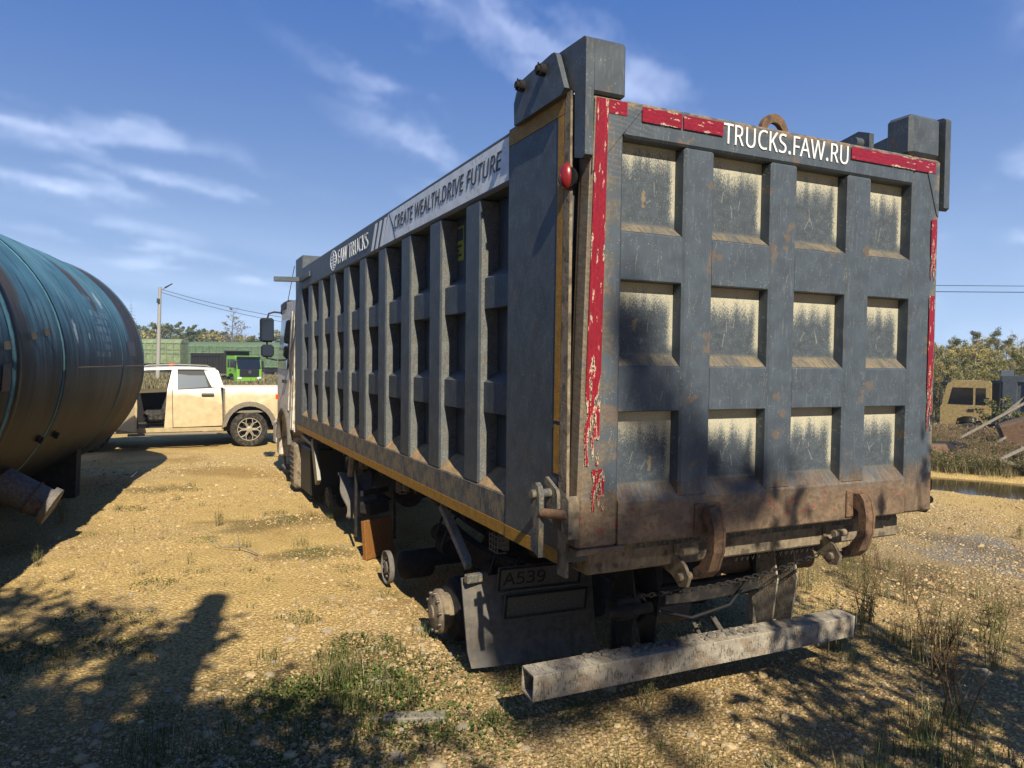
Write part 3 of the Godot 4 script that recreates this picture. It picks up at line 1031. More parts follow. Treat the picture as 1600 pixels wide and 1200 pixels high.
	# warning sticker on the recessed plate
	var wk := MB.new()
	wk.bx(Vector3(0.126, 2.62, -1.86), Vector3(0.1285, 2.86, -1.60))
	var stk := obj("warning_sticker", wk, mat(Color(0.62, 0.60, 0.20), 0.6), T, "yellow green warning sticker between two ribs")
	wk = MB.new()
	wk.bx(Vector3(0.1235, 2.76, -1.845), Vector3(0.1258, 2.845, -1.615))
	for k in 3: wk.bx(Vector3(0.1235, 2.715 - 0.032 * k, -1.83), Vector3(0.1258, 2.732 - 0.032 * k, -1.64 - 0.05 * (k % 2)))
	obj("sticker_print", wk, M.ink, stk)
	# front post, far wall, floor and the other side of the body
	b = MB.new()
	b.bx(Vector3(0.0, 0.913, -7.98), Vector3(0.26, 3.39, -7.44), 0.012)
	obj("front_post", b, M.paint, T)
	b = MB.new()
	b.bx(Vector3(0.262, 0.93, -7.96), Vector3(2.24, 3.30, -7.86))
	b.bx(Vector3(0.262, 3.30, -7.97), Vector3(2.24, 3.36, -7.70), 0.01)
	obj("front_wall", b, M.paint, T)
	b = MB.new()
	b.bx(Vector3(0.152, 0.95, -7.85), Vector3(2.348, 1.0, 0.05))
	obj("body_floor", b, M.dusty, T)
	b = MB.new()
	b.bx(Vector3(2.35, 0.915, -7.86), Vector3(2.37, 3.16, -0.02))
	b.bx(Vector3(2.30, 2.911, -7.44), Vector3(2.50, 3.2095, 0.05), 0.014)
	b.bx(Vector3(2.372, 0.915, -7.44), Vector3(2.50, 1.15, 0.0), 0.014)
	b.bx(Vector3(2.242, 0.915, -7.98), Vector3(2.50, 3.39, -7.45), 0.01)
	for k in 9: b.bx(Vector3(2.372, 1.152, -1.25 - 0.71 * k), Vector3(2.499, 2.909, -1.01 - 0.71 * k), 0.012)
	b.bx(Vector3(2.372, 1.152, -0.585), Vector3(2.502, 2.909, 0.03), 0.012)
	obj("far_side_wall", b, M.paint, T)
	# a bar that sticks out at the front corner
	b = MB.new()
	b.rbox(Vector3(-0.18, 3.055, -7.58), Vector3(0.36, 0.07, 0.045), Basis(Vector3.UP, -0.30), 0.006)
	b.bx(Vector3(-0.028, 3.02, -7.53), Vector3(-0.002, 3.09, -6.75), 0.006)
	obj("front_bar", b, M.paint, T)
	# floor cross members under the body
	for k in 14:
		b = MB.new()
		b.bx(Vector3(0.14, 0.80, -7.6 + 0.54 * k), Vector3(2.36, 0.912, -7.52 + 0.54 * k), 0.006)
		obj("floor_beam", b, M.under, T)

func truck_gate(T: Node3D):
	var b := gate_mb()
	b.bx(Vector3(0.052, 1.02, -0.112), Vector3(2.503, 3.14, -0.092), 0.0)
	var G := obj("tailgate", b, M.gate, T)
	b = gate_mb()
	b.bx(Vector3(0.222, 2.989, -0.09), Vector3(2.27, 3.16, 0.0), 0.011)
	obj("top_rail", b, M.gate, G)
	b = gate_mb()
	b.bx(Vector3(0.05, 1.016, -0.10), Vector3(0.2219, 3.16, 0.0), 0.013)
	obj("stile", b, M.gate, G)
	b = gate_mb()
	b.bx(Vector3(2.2701, 1.016, -0.10), Vector3(2.505, 3.16, 0.0), 0.013)
	obj("stile", b, M.gate, G)
	b = gate_mb()
	b.prism([Vector2(-0.09, 1.016), Vector2(-0.006, 1.016), Vector2(0.0, 1.024), Vector2(0.0, 1.226), Vector2(-0.006, 1.236), Vector2(-0.082, 1.30), Vector2(-0.09, 1.30)], 0.222, 2.27, Transform3D(Basis(Vector3(0, 0, 1), Vector3(0, 1, 0), Vector3(1, 0, 0)), Vector3.ZERO))
	obj("bottom_rail", b, M.gate, G)
	b = gate_mb()
	b.bx(Vector3(0.052, 0.985, -0.13), Vector3(0.26, 1.0155, 0.004), 0.004)
	obj("bottom_lip", b, M.gate, G)
	var ribs := [[0.586, 0.776], [1.16, 1.348], [1.734, 1.92]]
	for r in ribs:
		b = gate_mb()
		b.bx(Vector3(r[0], 1.23, -0.09), Vector3(r[1], 2.9885, -0.003), 0.012)
		obj("rib", b, M.gate, G)
	var cols := [[0.222, 0.586], [0.776, 1.16], [1.348, 1.734], [1.92, 2.27]]
	for row in [[2.312, 2.545, 2.592], [1.670, 1.895, 1.95]]:
		for c in cols:
			b = gate_mb()
			b.prism([Vector2(-0.09, row[0]), Vector2(-0.017, row[0]), Vector2(-0.013, row[0] + 0.005), Vector2(-0.013, row[1] - 0.006), Vector2(-0.017, row[1]), Vector2(-0.082, row[2]), Vector2(-0.09, row[2])], c[0] + 0.0005, c[1] - 0.0005, Transform3D(Basis(Vector3(0, 0, 1), Vector3(0, 1, 0), Vector3(1, 0, 0)), Vector3.ZERO))
			obj("cross_rail", b, M.gate, G)
			# dirt caught on the slope
			b = gate_mb()
			b.uvf = null
			var x0: float = c[0] + 0.004
			var x1: float = c[1] - 0.004
			var ry: Array = row
			b.sheet(func(u: float, w: float) -> Vector3: return Vector3(lerpf(x0, x1, u), lerpf(ry[1] - 0.001, ry[2] + 0.001, w) + 0.003, lerpf(-0.016, -0.083, w)), 14, 3, false)
			obj("dirt_ledge", b, M.dusty, G)
	var k := 0
	for row in [[2.592, 2.989], [1.95, 2.312], [1.30, 1.670]]:
		for c in cols:
			var p := MB.new()
			p.mapf = gate_place
			var lo := Vector3(c[0] + 0.0005, row[0], -0.0915)
			var hi := Vector3(c[1] - 0.0005, row[1], -0.080)
			p.uvf = func(q: Vector3) -> Vector2: return Vector2((q.x - lo.x) / (hi.x - lo.x), 1.0 - (q.y - lo.y) / (hi.y - lo.y))
			p.bx(lo, hi)
			obj("recessed_panel", p, M["cell_%d" % k], G)
			k += 1
	# corner plates welded over the frame: their cut edge is a dark seam
	for side in [0, 1]:
		b = gate_mb()
		var pl := [Vector2(0.054, 3.145), Vector2(0.335, 3.145), Vector2(0.07, 2.82), Vector2(0.054, 2.80)] if side == 0 else [Vector2(2.49, 3.145), Vector2(2.36, 3.145), Vector2(2.475, 2.83), Vector2(2.49, 2.82)]
		b.prism(pl, 0.0, 0.006)
		obj("corner_plate", b, M.gate, G)
	# red tape
	var strips := [[0.062, 1.42, 0.128, 3.146, 1], [0.131, 3.082, 0.232, 3.146, 0], [0.318, 3.070, 0.555, 3.140, 0], [0.565, 3.070, 0.815, 3.138, 0], [1.735, 3.072, 2.27, 3.140, 0], [2.272, 3.072, 2.452, 3.140, 0], [2.428, 2.44, 2.476, 2.80, 1], [2.428, 1.52, 2.476, 2.34, 1], [0.10, 1.20, 0.155, 1.40, 1]]
	k = 0
	for q in strips:
		var p := MB.new()
		p.mapf = gate_place
		var a := Vector3(q[0], q[1], 0.0085)
		var e := Vector3(q[2], q[3], 0.0085)
		var off := fposmod(k * 0.137, 0.3)
		var vs := 0.0
		var ve := 0.0
		if k == 0: vs = 0.0; ve = 0.95
		elif k == 8: vs = 0.75; ve = 0.95
		elif k >= 6: vs = 0.30 + off; ve = 0.95
		else: vs = off; ve = off + 0.16
		var uv := [Vector2(0, ve), Vector2(1, ve), Vector2(1, vs), Vector2(0, vs)] if q[4] == 1 else [Vector2(0, vs), Vector2(0, ve), Vector2(1, ve), Vector2(1, vs)]
		p.quad(a, Vector3(e.x, a.y, a.z), e, Vector3(a.x, e.y, a.z), Vector3.BACK, uv)
		obj("reflective_tape", p, M.tape, G)
		k += 1
	var n := Vector3(0, -0.0177, 1).normalized()
	var z_at := 0.1867 + (3.04 - BODY_Y) * 0.0177
	lettering("TRUCKS.FAW.RU", M.white, G, Transform3D(Basis(Vector3(1, 0.0, 0), Vector3(0, 1, 0.0177), Vector3(0, 0, 1)), Vector3(0.822, 3.036, z_at + 0.002)), 0.893, 0.104)
	# lifting eye on the top edge
	b = MB.new()
	b.mapf = gate_place
	var arc := []
	for i in 15:
		var a := PI * (i / 14.0)
		arc.append(Vector2(1.215 + cos(a) * 0.098, 3.150 + sin(a) * 0.108))
	for i in 15:
		var a := PI * (1.0 - i / 14.0)
		arc.append(Vector2(1.215 + cos(a) * 0.058, 3.150 + sin(a) * 0.062))
	b.prism(arc, -0.075, -0.045)
	obj("lifting_eye", b, M.rust, T)

func truck_latches(T: Node3D):
	# hinge arms at the upper corners, on lugs bolted to the body
	for sd in [0, 1]:
		var x0 := -0.02 if sd == 0 else 2.215
		var b := MB.new()
		var arm := [Vector2(0.215, 2.86), Vector2(0.236, 2.875), Vector2(0.236, 3.405), Vector2(0.22, 3.42), Vector2(-0.02, 3.43), Vector2(-0.46, 3.36), Vector2(-0.47, 3.26), Vector2(0.10, 3.215), Vector2(0.135, 3.19), Vector2(0.14, 2.88)]
		if sd == 0:
			b.prism(arm, -0.044, 0.0, Transform3D(YZ, Vector3.ZERO))
			b.bx(Vector3(0.036, 3.163, 0.06), Vector3(0.222, 3.418, 0.237), 0.012)
		else:
			b.prism(arm, -2.58, -2.53, Transform3D(YZ, Vector3.ZERO))
			b.bx(Vector3(2.225, 3.163, 0.06), Vector3(2.49, 3.405, 0.234), 0.02)
			b.prism([Vector2(-0.95, 3.215), Vector2(-0.05, 3.215), Vector2(0.0, 3.25), Vector2(0.0, 3.34), Vector2(-0.08, 3.37)], -2.20, -2.16, Transform3D(YZ, Vector3.ZERO))
			b.tube([Vector3(2.10, 3.29, -0.07), Vector3(2.20, 3.29, -0.07)], 0.035, 12)
		var arm_o := obj("hinge_arm", b, M.paint, T)
		if sd == 0:
			b = MB.new()
			b.prism([Vector2(-0.45, 3.19), Vector2(0.075, 3.19), Vector2(0.105, 3.215), Vector2(0.02, 3.40), Vector2(0.0, 3.418), Vector2(-0.03, 3.422), Vector2(-0.35, 3.405), Vector2(-0.42, 3.37), Vector2(-0.455, 3.31)], 0.012, 0.040, Transform3D(YZ, Vector3.ZERO))
			var lug := obj("hinge_lug", b, M.paint, T)
			for zb in [-0.10, -0.335]:
				b = MB.new()
				b.tube([Vector3(-0.040, 3.365, zb), Vector3(-0.072, 3.365, zb)], 0.030, 6)
				b.tube([Vector3(-0.072, 3.365, zb), Vector3(-0.088, 3.365, zb)], 0.019, 10)
				b.tube([Vector3(-0.080, 3.34, zb - 0.01), Vector3(-0.080, 3.395, zb + 0.012)], 0.005, 5)
				obj("bolt", b, M.under, lug)
	# red marker lamp on the corner post
	var b := MB.new()
	b.tube([Vector3(-0.008, 2.79, 0.105), Vector3(-0.022, 2.79, 0.112)], 0.052, 16)
	var lamp := obj("marker_lamp", b, M.black, T)
	b = MB.new()
	var f := func(u: float, w: float) -> Vector3:
		var a := TAU * u
		var r := sin(w * PI / 2.0)
		return Vector3(-0.022 - 0.038 * cos(w * PI / 2.0), 2.795 + sin(a) * 0.066 * r, 0.112 + cos(a) * 0.040 * r)
	b.sheet(f, 20, 8)
	obj("lens", b, M.lens_red, lamp)
	# gate lock at the lower left corner: lever, its bracket, the pin and its ear on the gate
	b = MB.new()
	b.prism([Vector2(-0.03, 1.13), Vector2(0.06, 1.10), Vector2(0.062, 1.26), Vector2(0.05, 1.285), Vector2(-0.06, 1.335), Vector2(-0.075, 1.32)], 0.01, 0.028, Transform3D(YZ, Vector3.ZERO))
	obj("lock_bracket", b, M.dusty, T)
	b = MB.new()
	b.prism([Vector2(-0.055, 0.99), Vector2(0.03, 0.955), Vector2(0.034, 1.255), Vector2(0.02, 1.30), Vector2(-0.01, 1.318), Vector2(-0.045, 1.305), Vector2(-0.062, 1.27), Vector2(-0.055, 1.18), Vector2(-0.02, 1.08), Vector2(-0.05, 1.05)], 0.085, 0.112, Transform3D(YZ, Vector3.ZERO))
	b.tube([Vector3(-0.01, 1.262, -0.012), Vector3(-0.135, 1.262, -0.012)], 0.022, 12)
	obj("lock_lever", b, M.dusty, T)
	b = MB.new()
	b.tube([Vector3(-0.095, 1.175, 0.035), Vector3(-0.03, 1.185, 0.18)], 0.024, 12)
	obj("lock_pin", b, M.rust, T)
	b = MB.new()
	b.prism([Vector2(0.14, 1.10), Vector2(0.205, 1.075), Vector2(0.205, 1.255), Vector2(0.18, 1.275), Vector2(0.13, 1.25)], -0.012, 0.045, Transform3D(YZ, Vector3.ZERO))
	obj("lock_ear", b, M.tan, T)
	# the right-hand lock, seen edge on past the gate
	b = MB.new()
	b.bx(Vector3(2.585, 1.12, 0.02), Vector3(2.66, 1.20, 0.12), 0.008)
	b.bx(Vector3(2.62, 0.98, -0.02), Vector3(2.655, 1.14, 0.10), 0.008)
	b.tube([Vector3(2.53, 1.06, 0.09), Vector3(2.68, 1.06, 0.09)], 0.025, 10)
	obj("lock_lever", b, M.under, T)
	# two curved hooks that hold the foot of the gate
	for hx in [0.79, 1.885]:
		var zg := 0.19
		b = MB.new()
		var outer := [Vector2(zg + 0.006, 1.17), Vector2(zg + 0.055, 1.175), Vector2(zg + 0.085, 1.14), Vector2(zg + 0.105, 1.05), Vector2(zg + 0.10, 0.95), Vector2(zg + 0.06, 0.845), Vector2(zg + 0.01, 0.80), Vector2(zg - 0.05, 0.795), Vector2(zg - 0.06, 0.835), Vector2(zg - 0.01, 0.865), Vector2(zg + 0.04, 0.93), Vector2(zg + 0.055, 1.0), Vector2(zg + 0.05, 1.07), Vector2(zg + 0.006, 1.10)]
		b.prism(outer, -(hx + 0.037), -(hx + 0.022), Transform3D(YZ, Vector3.ZERO))
		b.prism(outer, -(hx - 0.022), -(hx - 0.037), Transform3D(YZ, Vector3.ZERO))
		# web between the two cheeks
		for i in 6:
			var a: Vector2 = outer[1 + i]
			var c: Vector2 = outer[2 + i]
			b.quad(Vector3(hx - 0.036, a.y, a.x - 0.004), Vector3(hx + 0.036, a.y, a.x - 0.004), Vector3(hx + 0.036, c.y, c.x - 0.004), Vector3(hx - 0.036, c.y, c.x - 0.004), Vector3(0, 0, 1))
		var hook := obj("gate_hook", b, M.rust, T)
		b = MB.new()
		b.bx(Vector3(hx - 0.085, 1.035, zg - 0.002), Vector3(hx + 0.085, 1.19, zg + 0.012), 0.004)
		obj("wear_plate", b, M.rust, hook)
		# bracket and pivot under the floor
		b = MB.new()
		b.prism([Vector2(-0.05, 0.95), Vector2(0.04, 0.95), Vector2(0.05, 0.90), Vector2(0.13, 0.855), Vector2(0.17, 0.80), Vector2(0.15, 0.745), Vector2(0.09, 0.735), Vector2(0.03, 0.78), Vector2(-0.05, 0.80)], -(hx - 0.075), -(hx - 0.095), Transform3D(YZ, Vector3.ZERO))
		b.tube([Vector3(hx - 0.12, 0.79, 0.11), Vector3(hx + 0.06, 0.79, 0.11)], 0.021, 10)
		b.tube([Vector3(hx - 0.12, 0.93, 0.14), Vector3(hx - 0.02, 0.93, 0.14)], 0.021, 10)
		obj("hook_bracket", b, M.tan, hook)

func hub(T: Node3D, x: float, z: float, y: float, dirn: float, big: bool):
	# bare axle end: brake drum, hub and flange; dirn -1 points to the left side of the truck
	var fr := Transform3D(Basis(Vector3(0, 0, 1), Vector3(dirn, 0, 0), Vector3(0, 1, 0)), Vector3(x, y, z))
	var b := MB.new()
	var q := 1.0 if big else 0.55
	b.lathe([Vector2(0, -0.40), Vector2(0.20 * q, -0.40), Vector2(0.225 * q, -0.37), Vector2(0.23 * q, -0.15), Vector2(0.20 * q, -0.115), Vector2(0.12 * q, -0.10), Vector2(0, -0.10)], 28, fr)
	var d := obj("brake_drum", b, M.under, T)
	b = MB.new()
	if big:
		b.lathe([Vector2(0.10, -0.12), Vector2(0.125, -0.10), Vector2(0.13, -0.06), Vector2(0.155, -0.055), Vector2(0.158, -0.02), Vector2(0.142, -0.008), Vector2(0.142, 0.0), Vector2(0.128, 0.012), Vector2(0.05, 0.024), Vector2(0.046, 0.034), Vector2(0, 0.034)], 24, fr)
	else:
		b.lathe([Vector2(0.05, -0.02), Vector2(0.13, -0.02), Vector2(0.145, -0.015), Vector2(0.148, 0.03), Vector2(0.138, 0.03), Vector2(0.132, 0.0), Vector2(0.06, -0.005), Vector2(0.05, 0.03), Vector2(0, 0.035)], 24, fr)
	var h := obj("hub", b, M.tan if big else M.flap, d)
	if dirn > 0.0: return
	for k in 10:
		b = MB.new()
		var a := TAU * k / 10.0 + 0.2
		var r := 0.135 if big else 0.085
		var p := fr * Vector3(cos(a) * r, 0.0, sin(a) * r)
		b.tube([p, p + fr.basis.y * (0.022 if big else 0.02)], 0.013, 6)
		obj("wheel_bolt", b, M.steel, d)

func truck_chassis(T: Node3D):
	var b := MB.new()
	for x in [0.82, 1.60]:
		b = MB.new()
		b.bx(Vector3(x, 0.52, -10.7), Vector3(x + 0.08, 0.80, -0.32), 0.006)
		obj("chassis_rail", b, M.under, T)
	# rear cross member below the gate
	b = MB.new()
	b.bx(Vector3(0.16, 0.835, -0.12), Vector3(2.46, 0.965, 0.035), 0.012)
	obj("rear_cross_member", b, M.tan, T)
	# strip of mesh hanging under it
	b = MB.new()
	for k in 16:
		var x := 1.14 + 0.042 * k
		b.tube([Vector3(x, 0.835, 0.0), Vector3(x + 0.021, 0.795, 0.0), Vector3(x + 0.042, 0.835, 0.0)], 0.004, 4)
	obj("mesh_fringe", b, M.under, T)
	# axles
	for z in [-1.78, -3.24, -6.6, -9.3]:
		b = MB.new()
		b.tube([Vector3(0.35, 0.11, z), Vector3(2.15, 0.11, z)], 0.085, 12)
		if z > -5.0:
			var f := func(u: float, w: float) -> Vector3:
				var a := TAU * u
				var q := PI * w
				return Vector3(1.25 + 0.26 * sin(q) * cos(a), 0.12 - 0.24 * cos(q), z + 0.24 * sin(q) * sin(a))
			b.sheet(f, 18, 10)
		obj("axle", b, M.under, T)
	hub(T, 0.0, -1.78, 0.115, -1.0, true)
	hub(T, 2.5, -1.78, 0.115, 1.0, true)
	hub(T, 0.07, -3.24, 0.06, -1.0, false)
	hub(T, 2.43, -3.24, 0.06, 1.0, false)
	hub(T, 0.22, -6.6, 0.10, -1.0, false)
	hub(T, 2.28, -6.6, 0.10, 1.0, false)
	hub(T, 0.22, -9.3, 0.10, -1.0, false)
	hub(T, 2.28, -9.3, 0.10, 1.0, false)
	# leaf springs of the tandem
	for x in [0.62, 1.78]:
		for k in 7:
			b = MB.new()
			var l := 0.74 - 0.085 * k
			var pts := []
			for i in 9:
				var u := i / 4.0 - 1.0
				pts.append(Vector3(x + 0.05, 0.34 - 0.024 * k + 0.10 * u * u * l * l, -2.51 + u * l))
			for i in 8:
				var p: Vector3 = pts[i]
				var q: Vector3 = pts[i + 1]
				b.rbox((p + q) / 2.0, Vector3(0.09, 0.02, (q - p).length() + 0.004), Basis(Vector3.RIGHT, atan2(-(q - p).y, (q - p).z)))
			obj("spring_leaf", b, M.under, T)
	# propeller shaft, tanks and boxes between the axles
	b = MB.new()
	b.tube([Vector3(1.25, 0.40, -9.6), Vector3(1.25, 0.30, -6.0), Vector3(1.25, 0.16, -3.4), Vector3(1.25, 0.14, -1.9)], 0.06, 10)
	obj("propeller_shaft", b, M.under, T)
	b = MB.new()
	for z in [-2.0, -4.6, -6.9]: b.tube([Vector3(1.25, 0.72, z), Vector3(1.25, 0.72, z - 1.6)], 0.12, 14)
	obj("tipping_ram", b, M.under, T)
	for z in [-4.15, -5.55]:
		b = MB.new()
		b.tube([Vector3(0.55, 0.55, z), Vector3(0.55, 0.55, z - 0.9)], 0.15, 16)
		obj("air_tank", b, M.under, T)
	# mudguards and their stays on the near side
	b = MB.new()
	b.rbox(Vector3(0.10, 0.685, -1.66), Vector3(0.045, 0.62, 0.05), Basis(Vector3.RIGHT, 0.0) * Basis(Vector3(1, 0, 0), -1.02), 0.004)
	b.rbox(Vector3(0.125, 0.665, -1.64), Vector3(0.006, 0.50, 0.085), Basis(Vector3(1, 0, 0), -1.02))
	var stay := obj("flap_stay", b, M.mud, T)
	stay.set_meta("label", "slanting flat stay from the body down to the rear mud flap")
	# the rear mud flap with its folded left edge and foot
	b = MB.new()
	var flap := func(u: float, w: float) -> Vector3:
		return Vector3(lerpf(-0.055, 0.88, u) + 0.02 * w * (1.0 - u), 0.535 - 0.53 * w + 0.012 * sin(u * 5.0), -1.10 + 0.09 * w + 0.03 * sin(u * 3.0) + 0.035 * maxf(0.0, 0.16 - u) * 6.0 * -1.0 + 0.05 * maxf(0.0, w - 0.86) * 7.0)
	b.sheet(flap, 30, 16, false)
	b.sheet(func(u: float, w: float) -> Vector3: return (flap.call(u, w) as Vector3) - Vector3(0, 0, 0.014), 30, 16, true)
	b.sheet(func(u: float, w: float) -> Vector3: return (flap.call(0.0, u) as Vector3) - Vector3(0, 0, 0.014 * w), 16, 1)
	b.sheet(func(u: float, w: float) -> Vector3: return (flap.call(u, 1.0) as Vector3) - Vector3(0, 0, 0.014 * w), 30, 1)
	var mf := obj("mud_flap", b, M.flap, T)
	b = MB.new()
	b.rbox(Vector3(0.025, 0.545, -1.08), Vector3(0.15, 0.055, 0.05), Basis(Vector3.UP, 0.1), 0.006)
	obj("clamp", b, M.dusty, mf)
	for k in 2:
		var at := Vector3(0.15 + 0.035 * k, 0.475 - 0.172 * k, -1.03 + 0.024 * k)
		b = MB.new()
		var tilt := Basis(Vector3.RIGHT, 0.14) * Basis(Vector3.BACK, -0.02)
		b.rbox(at + Vector3(0.30, 0.055, 0), Vector3(0.60, 0.150, 0.016), tilt, 0.006)
		b.rbox(at + Vector3(0.30, -0.03, 0.016), Vector3(0.60, 0.018, 0.022), tilt, 0.003)
		var pl := obj("licence_plate", b, M.plate, T, "dirty licence plate on the mud flap" if k == 0 else "second mud covered licence plate below the first")
		if k == 0:
			lettering("A539", M.plate_ink, pl, Transform3D(tilt, at + tilt * Vector3(0.035, 0.016, 0.0) + Vector3(0, 0, 0.006)), 0.30, 0.085)
		b = MB.new()
		for sx in [0.006, 0.594]:
			b.rbox(at + tilt * Vector3(sx, 0.06, 0.0) + Vector3(0, 0, 0.010), Vector3(0.012, 0.15, 0.012), tilt, 0.002)
		b.rbox(at + tilt * Vector3(0.30, 0.128, 0.0) + Vector3(0, 0, 0.010), Vector3(0.60, 0.012, 0.012), tilt, 0.002)
		obj("frame", b, M.under, pl)
	# bumper beam: open square tube on two brackets
	b = MB.new()
	var bl := Vector3(-0.08, 0.262, -0.135)
	var br := Vector3(2.225, 0.252, -0.145)
	var mid := (bl + br) / 2.0
	var rot := Basis(Vector3.UP, atan2(-(br - bl).z, (br - bl).x)) * Basis(Vector3.BACK, atan2((br - bl).y, (br - bl).x)) * Basis(Vector3.RIGHT, 0.06)
	var L := (br - bl).length()
	b.xf = Transform3D(rot, mid)
	var hs := 0.068
	var th := 0.008
	b.bx(Vector3(-L / 2, -hs, hs - th), Vector3(L / 2, hs, hs), 0.004)
	b.bx(Vector3(-L / 2, -hs, -hs), Vector3(L / 2, hs, -hs + th), 0.004)
	b.bx(Vector3(-L / 2 + 0.0005, hs - th - 0.0005, -hs + th - 0.002), Vector3(L / 2 - 0.0005, hs - 0.0005, hs - th + 0.002))
	b.bx(Vector3(-L / 2 + 0.0005, -hs + 0.0005, -hs + th - 0.002), Vector3(L / 2 - 0.0005, -hs + th + 0.0005, hs - th + 0.002))
	var bump := obj("bumper_beam", b, M.mud, T, "muddy square bumper tube hanging low behind the truck")
	# clods lying on it
	b = MB.new()
	for k in 90:
		var x := rng.randf_range(0.25, 1.45)
		var r := rng.randf_range(0.006, 0.02)
		var p := bl.lerp(br, (x + 0.08) / 2.3) + Vector3(0, hs + r * 0.3, rng.randf_range(-0.05, 0.03))
		b.rbox(p, Vector3(r * 2.2, r, r * 1.6), Basis(Vector3.UP, rng.randf() * 3.0), r * 0.3)
	obj("clods", b, M.flap, bump).set_meta("kind", "stuff")
	for x in [0.58, 1.62]:
		b = MB.new()
		for dx in [0.0, 0.16]:
			b.prism([Vector2(-0.42, 0.86), Vector2(-0.20, 0.86), Vector2(-0.14, 0.60), Vector2(-0.20, 0.20), Vector2(-0.28, 0.20), Vector2(-0.36, 0.45)], -(x + dx + 0.012), -(x + dx), Transform3D(YZ, Vector3.ZERO))
		b.bx(Vector3(x + 0.012, 0.22, -0.40), Vector3(x + 0.16, 0.60, -0.385))
		b.bx(Vector3(x + 0.012, 0.21, -0.385), Vector3(x + 0.16, 0.222, -0.21))
		obj("bumper_bracket", b, M.mud if x > 1.0 else M.under, T)
	# ladder-like links from bumper to frame
	b = MB.new()
	b.rbox(Vector3(1.42, 0.235, -0.42), Vector3(0.035, 0.035, 0.55), Basis(Vector3.UP, -0.5), 0.004)
	b.rbox(Vector3(1.25, 0.225, -0.40), Vector3(0.025, 0.025, 0.45), Basis(Vector3.UP, -0.5), 0.004)
	obj("bumper_link", b, M.flap, T)
	# rear of the frame: dark tube with a red end, box sections
	b = MB.new()
	b.tube([Vector3(1.30, 0.66, -0.46), Vector3(2.12, 0.64, -0.38)], 0.075, 16)
	obj("cross_tube", b, tri_mat(M.rust.albedo_texture, 0.8, 0.7), T)
	b = MB.new()
	b.bx(Vector3(0.70, 0.48, -0.36), Vector3(1.80, 0.60, -0.30), 0.006)
	obj("frame_end", b, M.under, T)
	b = MB.new()
	b.tube([Vector3(1.02, 0.36, -0.80), Vector3(1.36, 0.36, -0.78)], 0.17, 18)
	obj("air_tank", b, M.flap, T)
	# chain slung between the hooks
	b = MB.new()
	for k in 44:
		var u := k / 43.0
		var p := Vector3(lerpf(0.52, 1.80, u), 0.62 + 0.16 * u + 0.05 * (pow(2.0 * u - 1.0, 2) - 1.0), lerpf(-0.18, 0.02, u))
		var tilt := Basis(Vector3.BACK, 0.10) * Basis(Vector3.RIGHT, PI / 2.0 * (k % 2))
		var pts := []
		for i in 9:
			var a := TAU * i / 8.0
			pts.append(p + tilt * Vector3(cos(a) * 0.022, sin(a) * 0.011, 0))
		b.tube(pts, 0.0045, 4, false)
	obj("safety_chain", b, M.under, T)
	b = MB.new()
	b.bx(Vector3(0.46, 0.50, -0.26), Vector3(0.62, 0.62, -0.14), 0.015)
	b.tube([Vector3(0.40, 0.56, -0.14), Vector3(0.66, 0.57, -0.10)], 0.03, 8)
	obj("chain_shackle", b, M.under, T)
	# air hoses and brake chambers round the tandem
	for q in [[-1.55, 0.38], [-2.1, 0.5], [-3.0, 0.42], [-3.5, 0.55]]:
		b = MB.new()
		var x0: float = q[1]
		b.tube([Vector3(x0 + 0.35, 0.62, q[0]), Vector3(x0 + 0.22, 0.50, q[0] - 0.05), Vector3(x0 + 0.10, 0.42, q[0] + 0.06), Vector3(x0 + 0.06, 0.26, q[0] + 0.02), Vector3(x0 + 0.14, 0.20, q[0] - 0.06)], 0.012, 6)
		obj("brake_hose", b, M.black, T)
		b = MB.new()
		b.tube([Vector3(x0 + 0.14, 0.24, q[0] - 0.14), Vector3(x0 + 0.14, 0.24, q[0] + 0.02)], [0.085, 0.07], 14)
		obj("brake_chamber", b, M.under, T)
	b = MB.new()
	for k in 3: b.tube([Vector3(0.76 - 0.03 * k, 0.74, -0.5), Vector3(0.75 - 0.03 * k, 0.70 - 0.02 * k, -2.2), Vector3(0.76 - 0.03 * k, 0.74, -4.0), Vector3(0.75, 0.72 - 0.02 * k, -7.0)], 0.010, 5)
	obj("air_lines", b, M.black, T).set_meta("kind", "stuff")
	b = MB.new()
	b.tube([Vector3(0.70, 0.60, -0.31), Vector3(0.78, 0.50, -0.22), Vector3(1.0, 0.44, -0.18), Vector3(1.3, 0.47, -0.2), Vector3(1.55, 0.58, -0.30)], 0.011, 6)
	obj("loose_cable", b, M.black, T)
	# small lamps in wire cages under the side
	for q in [[-0.95, 0.79], [-3.0, 0.82], [-4.35, 0.86], [-7.6, 0.88]]:
		b = MB.new()
		b.bx(Vector3(0.13, q[1] - 0.045, q[0] - 0.055), Vector3(0.17, q[1] + 0.045, q[0] + 0.055), 0.006)
		var sl := obj("side_lamp", b, M.flap, T)
		b = MB.new()
		for k in 4:
			var y: float = q[1] - 0.05 + 0.033 * k
			b.tube([Vector3(0.14, y, q[0] - 0.075), Vector3(0.085, y, q[0] - 0.065), Vector3(0.085, y, q[0] + 0.065), Vector3(0.14, y, q[0] + 0.075)], 0.0042, 4)
		for k in 4:
			var z: float = q[0] - 0.06 + 0.04 * k
			b.tube([Vector3(0.084, q[1] - 0.055, z), Vector3(0.084, q[1] + 0.055, z)], 0.0042, 4)
		obj("cage", b, M.steel, sl)
	# ochre box with rusty front, hung between the axles on a frame
	b = MB.new()
	b.rbox(Vector3(0.20, 0.155, -4.10), Vector3(0.40, 0.34, 0.05), Basis(Vector3.UP, 0.55) * Basis(Vector3.RIGHT, -0.10), 0.006)
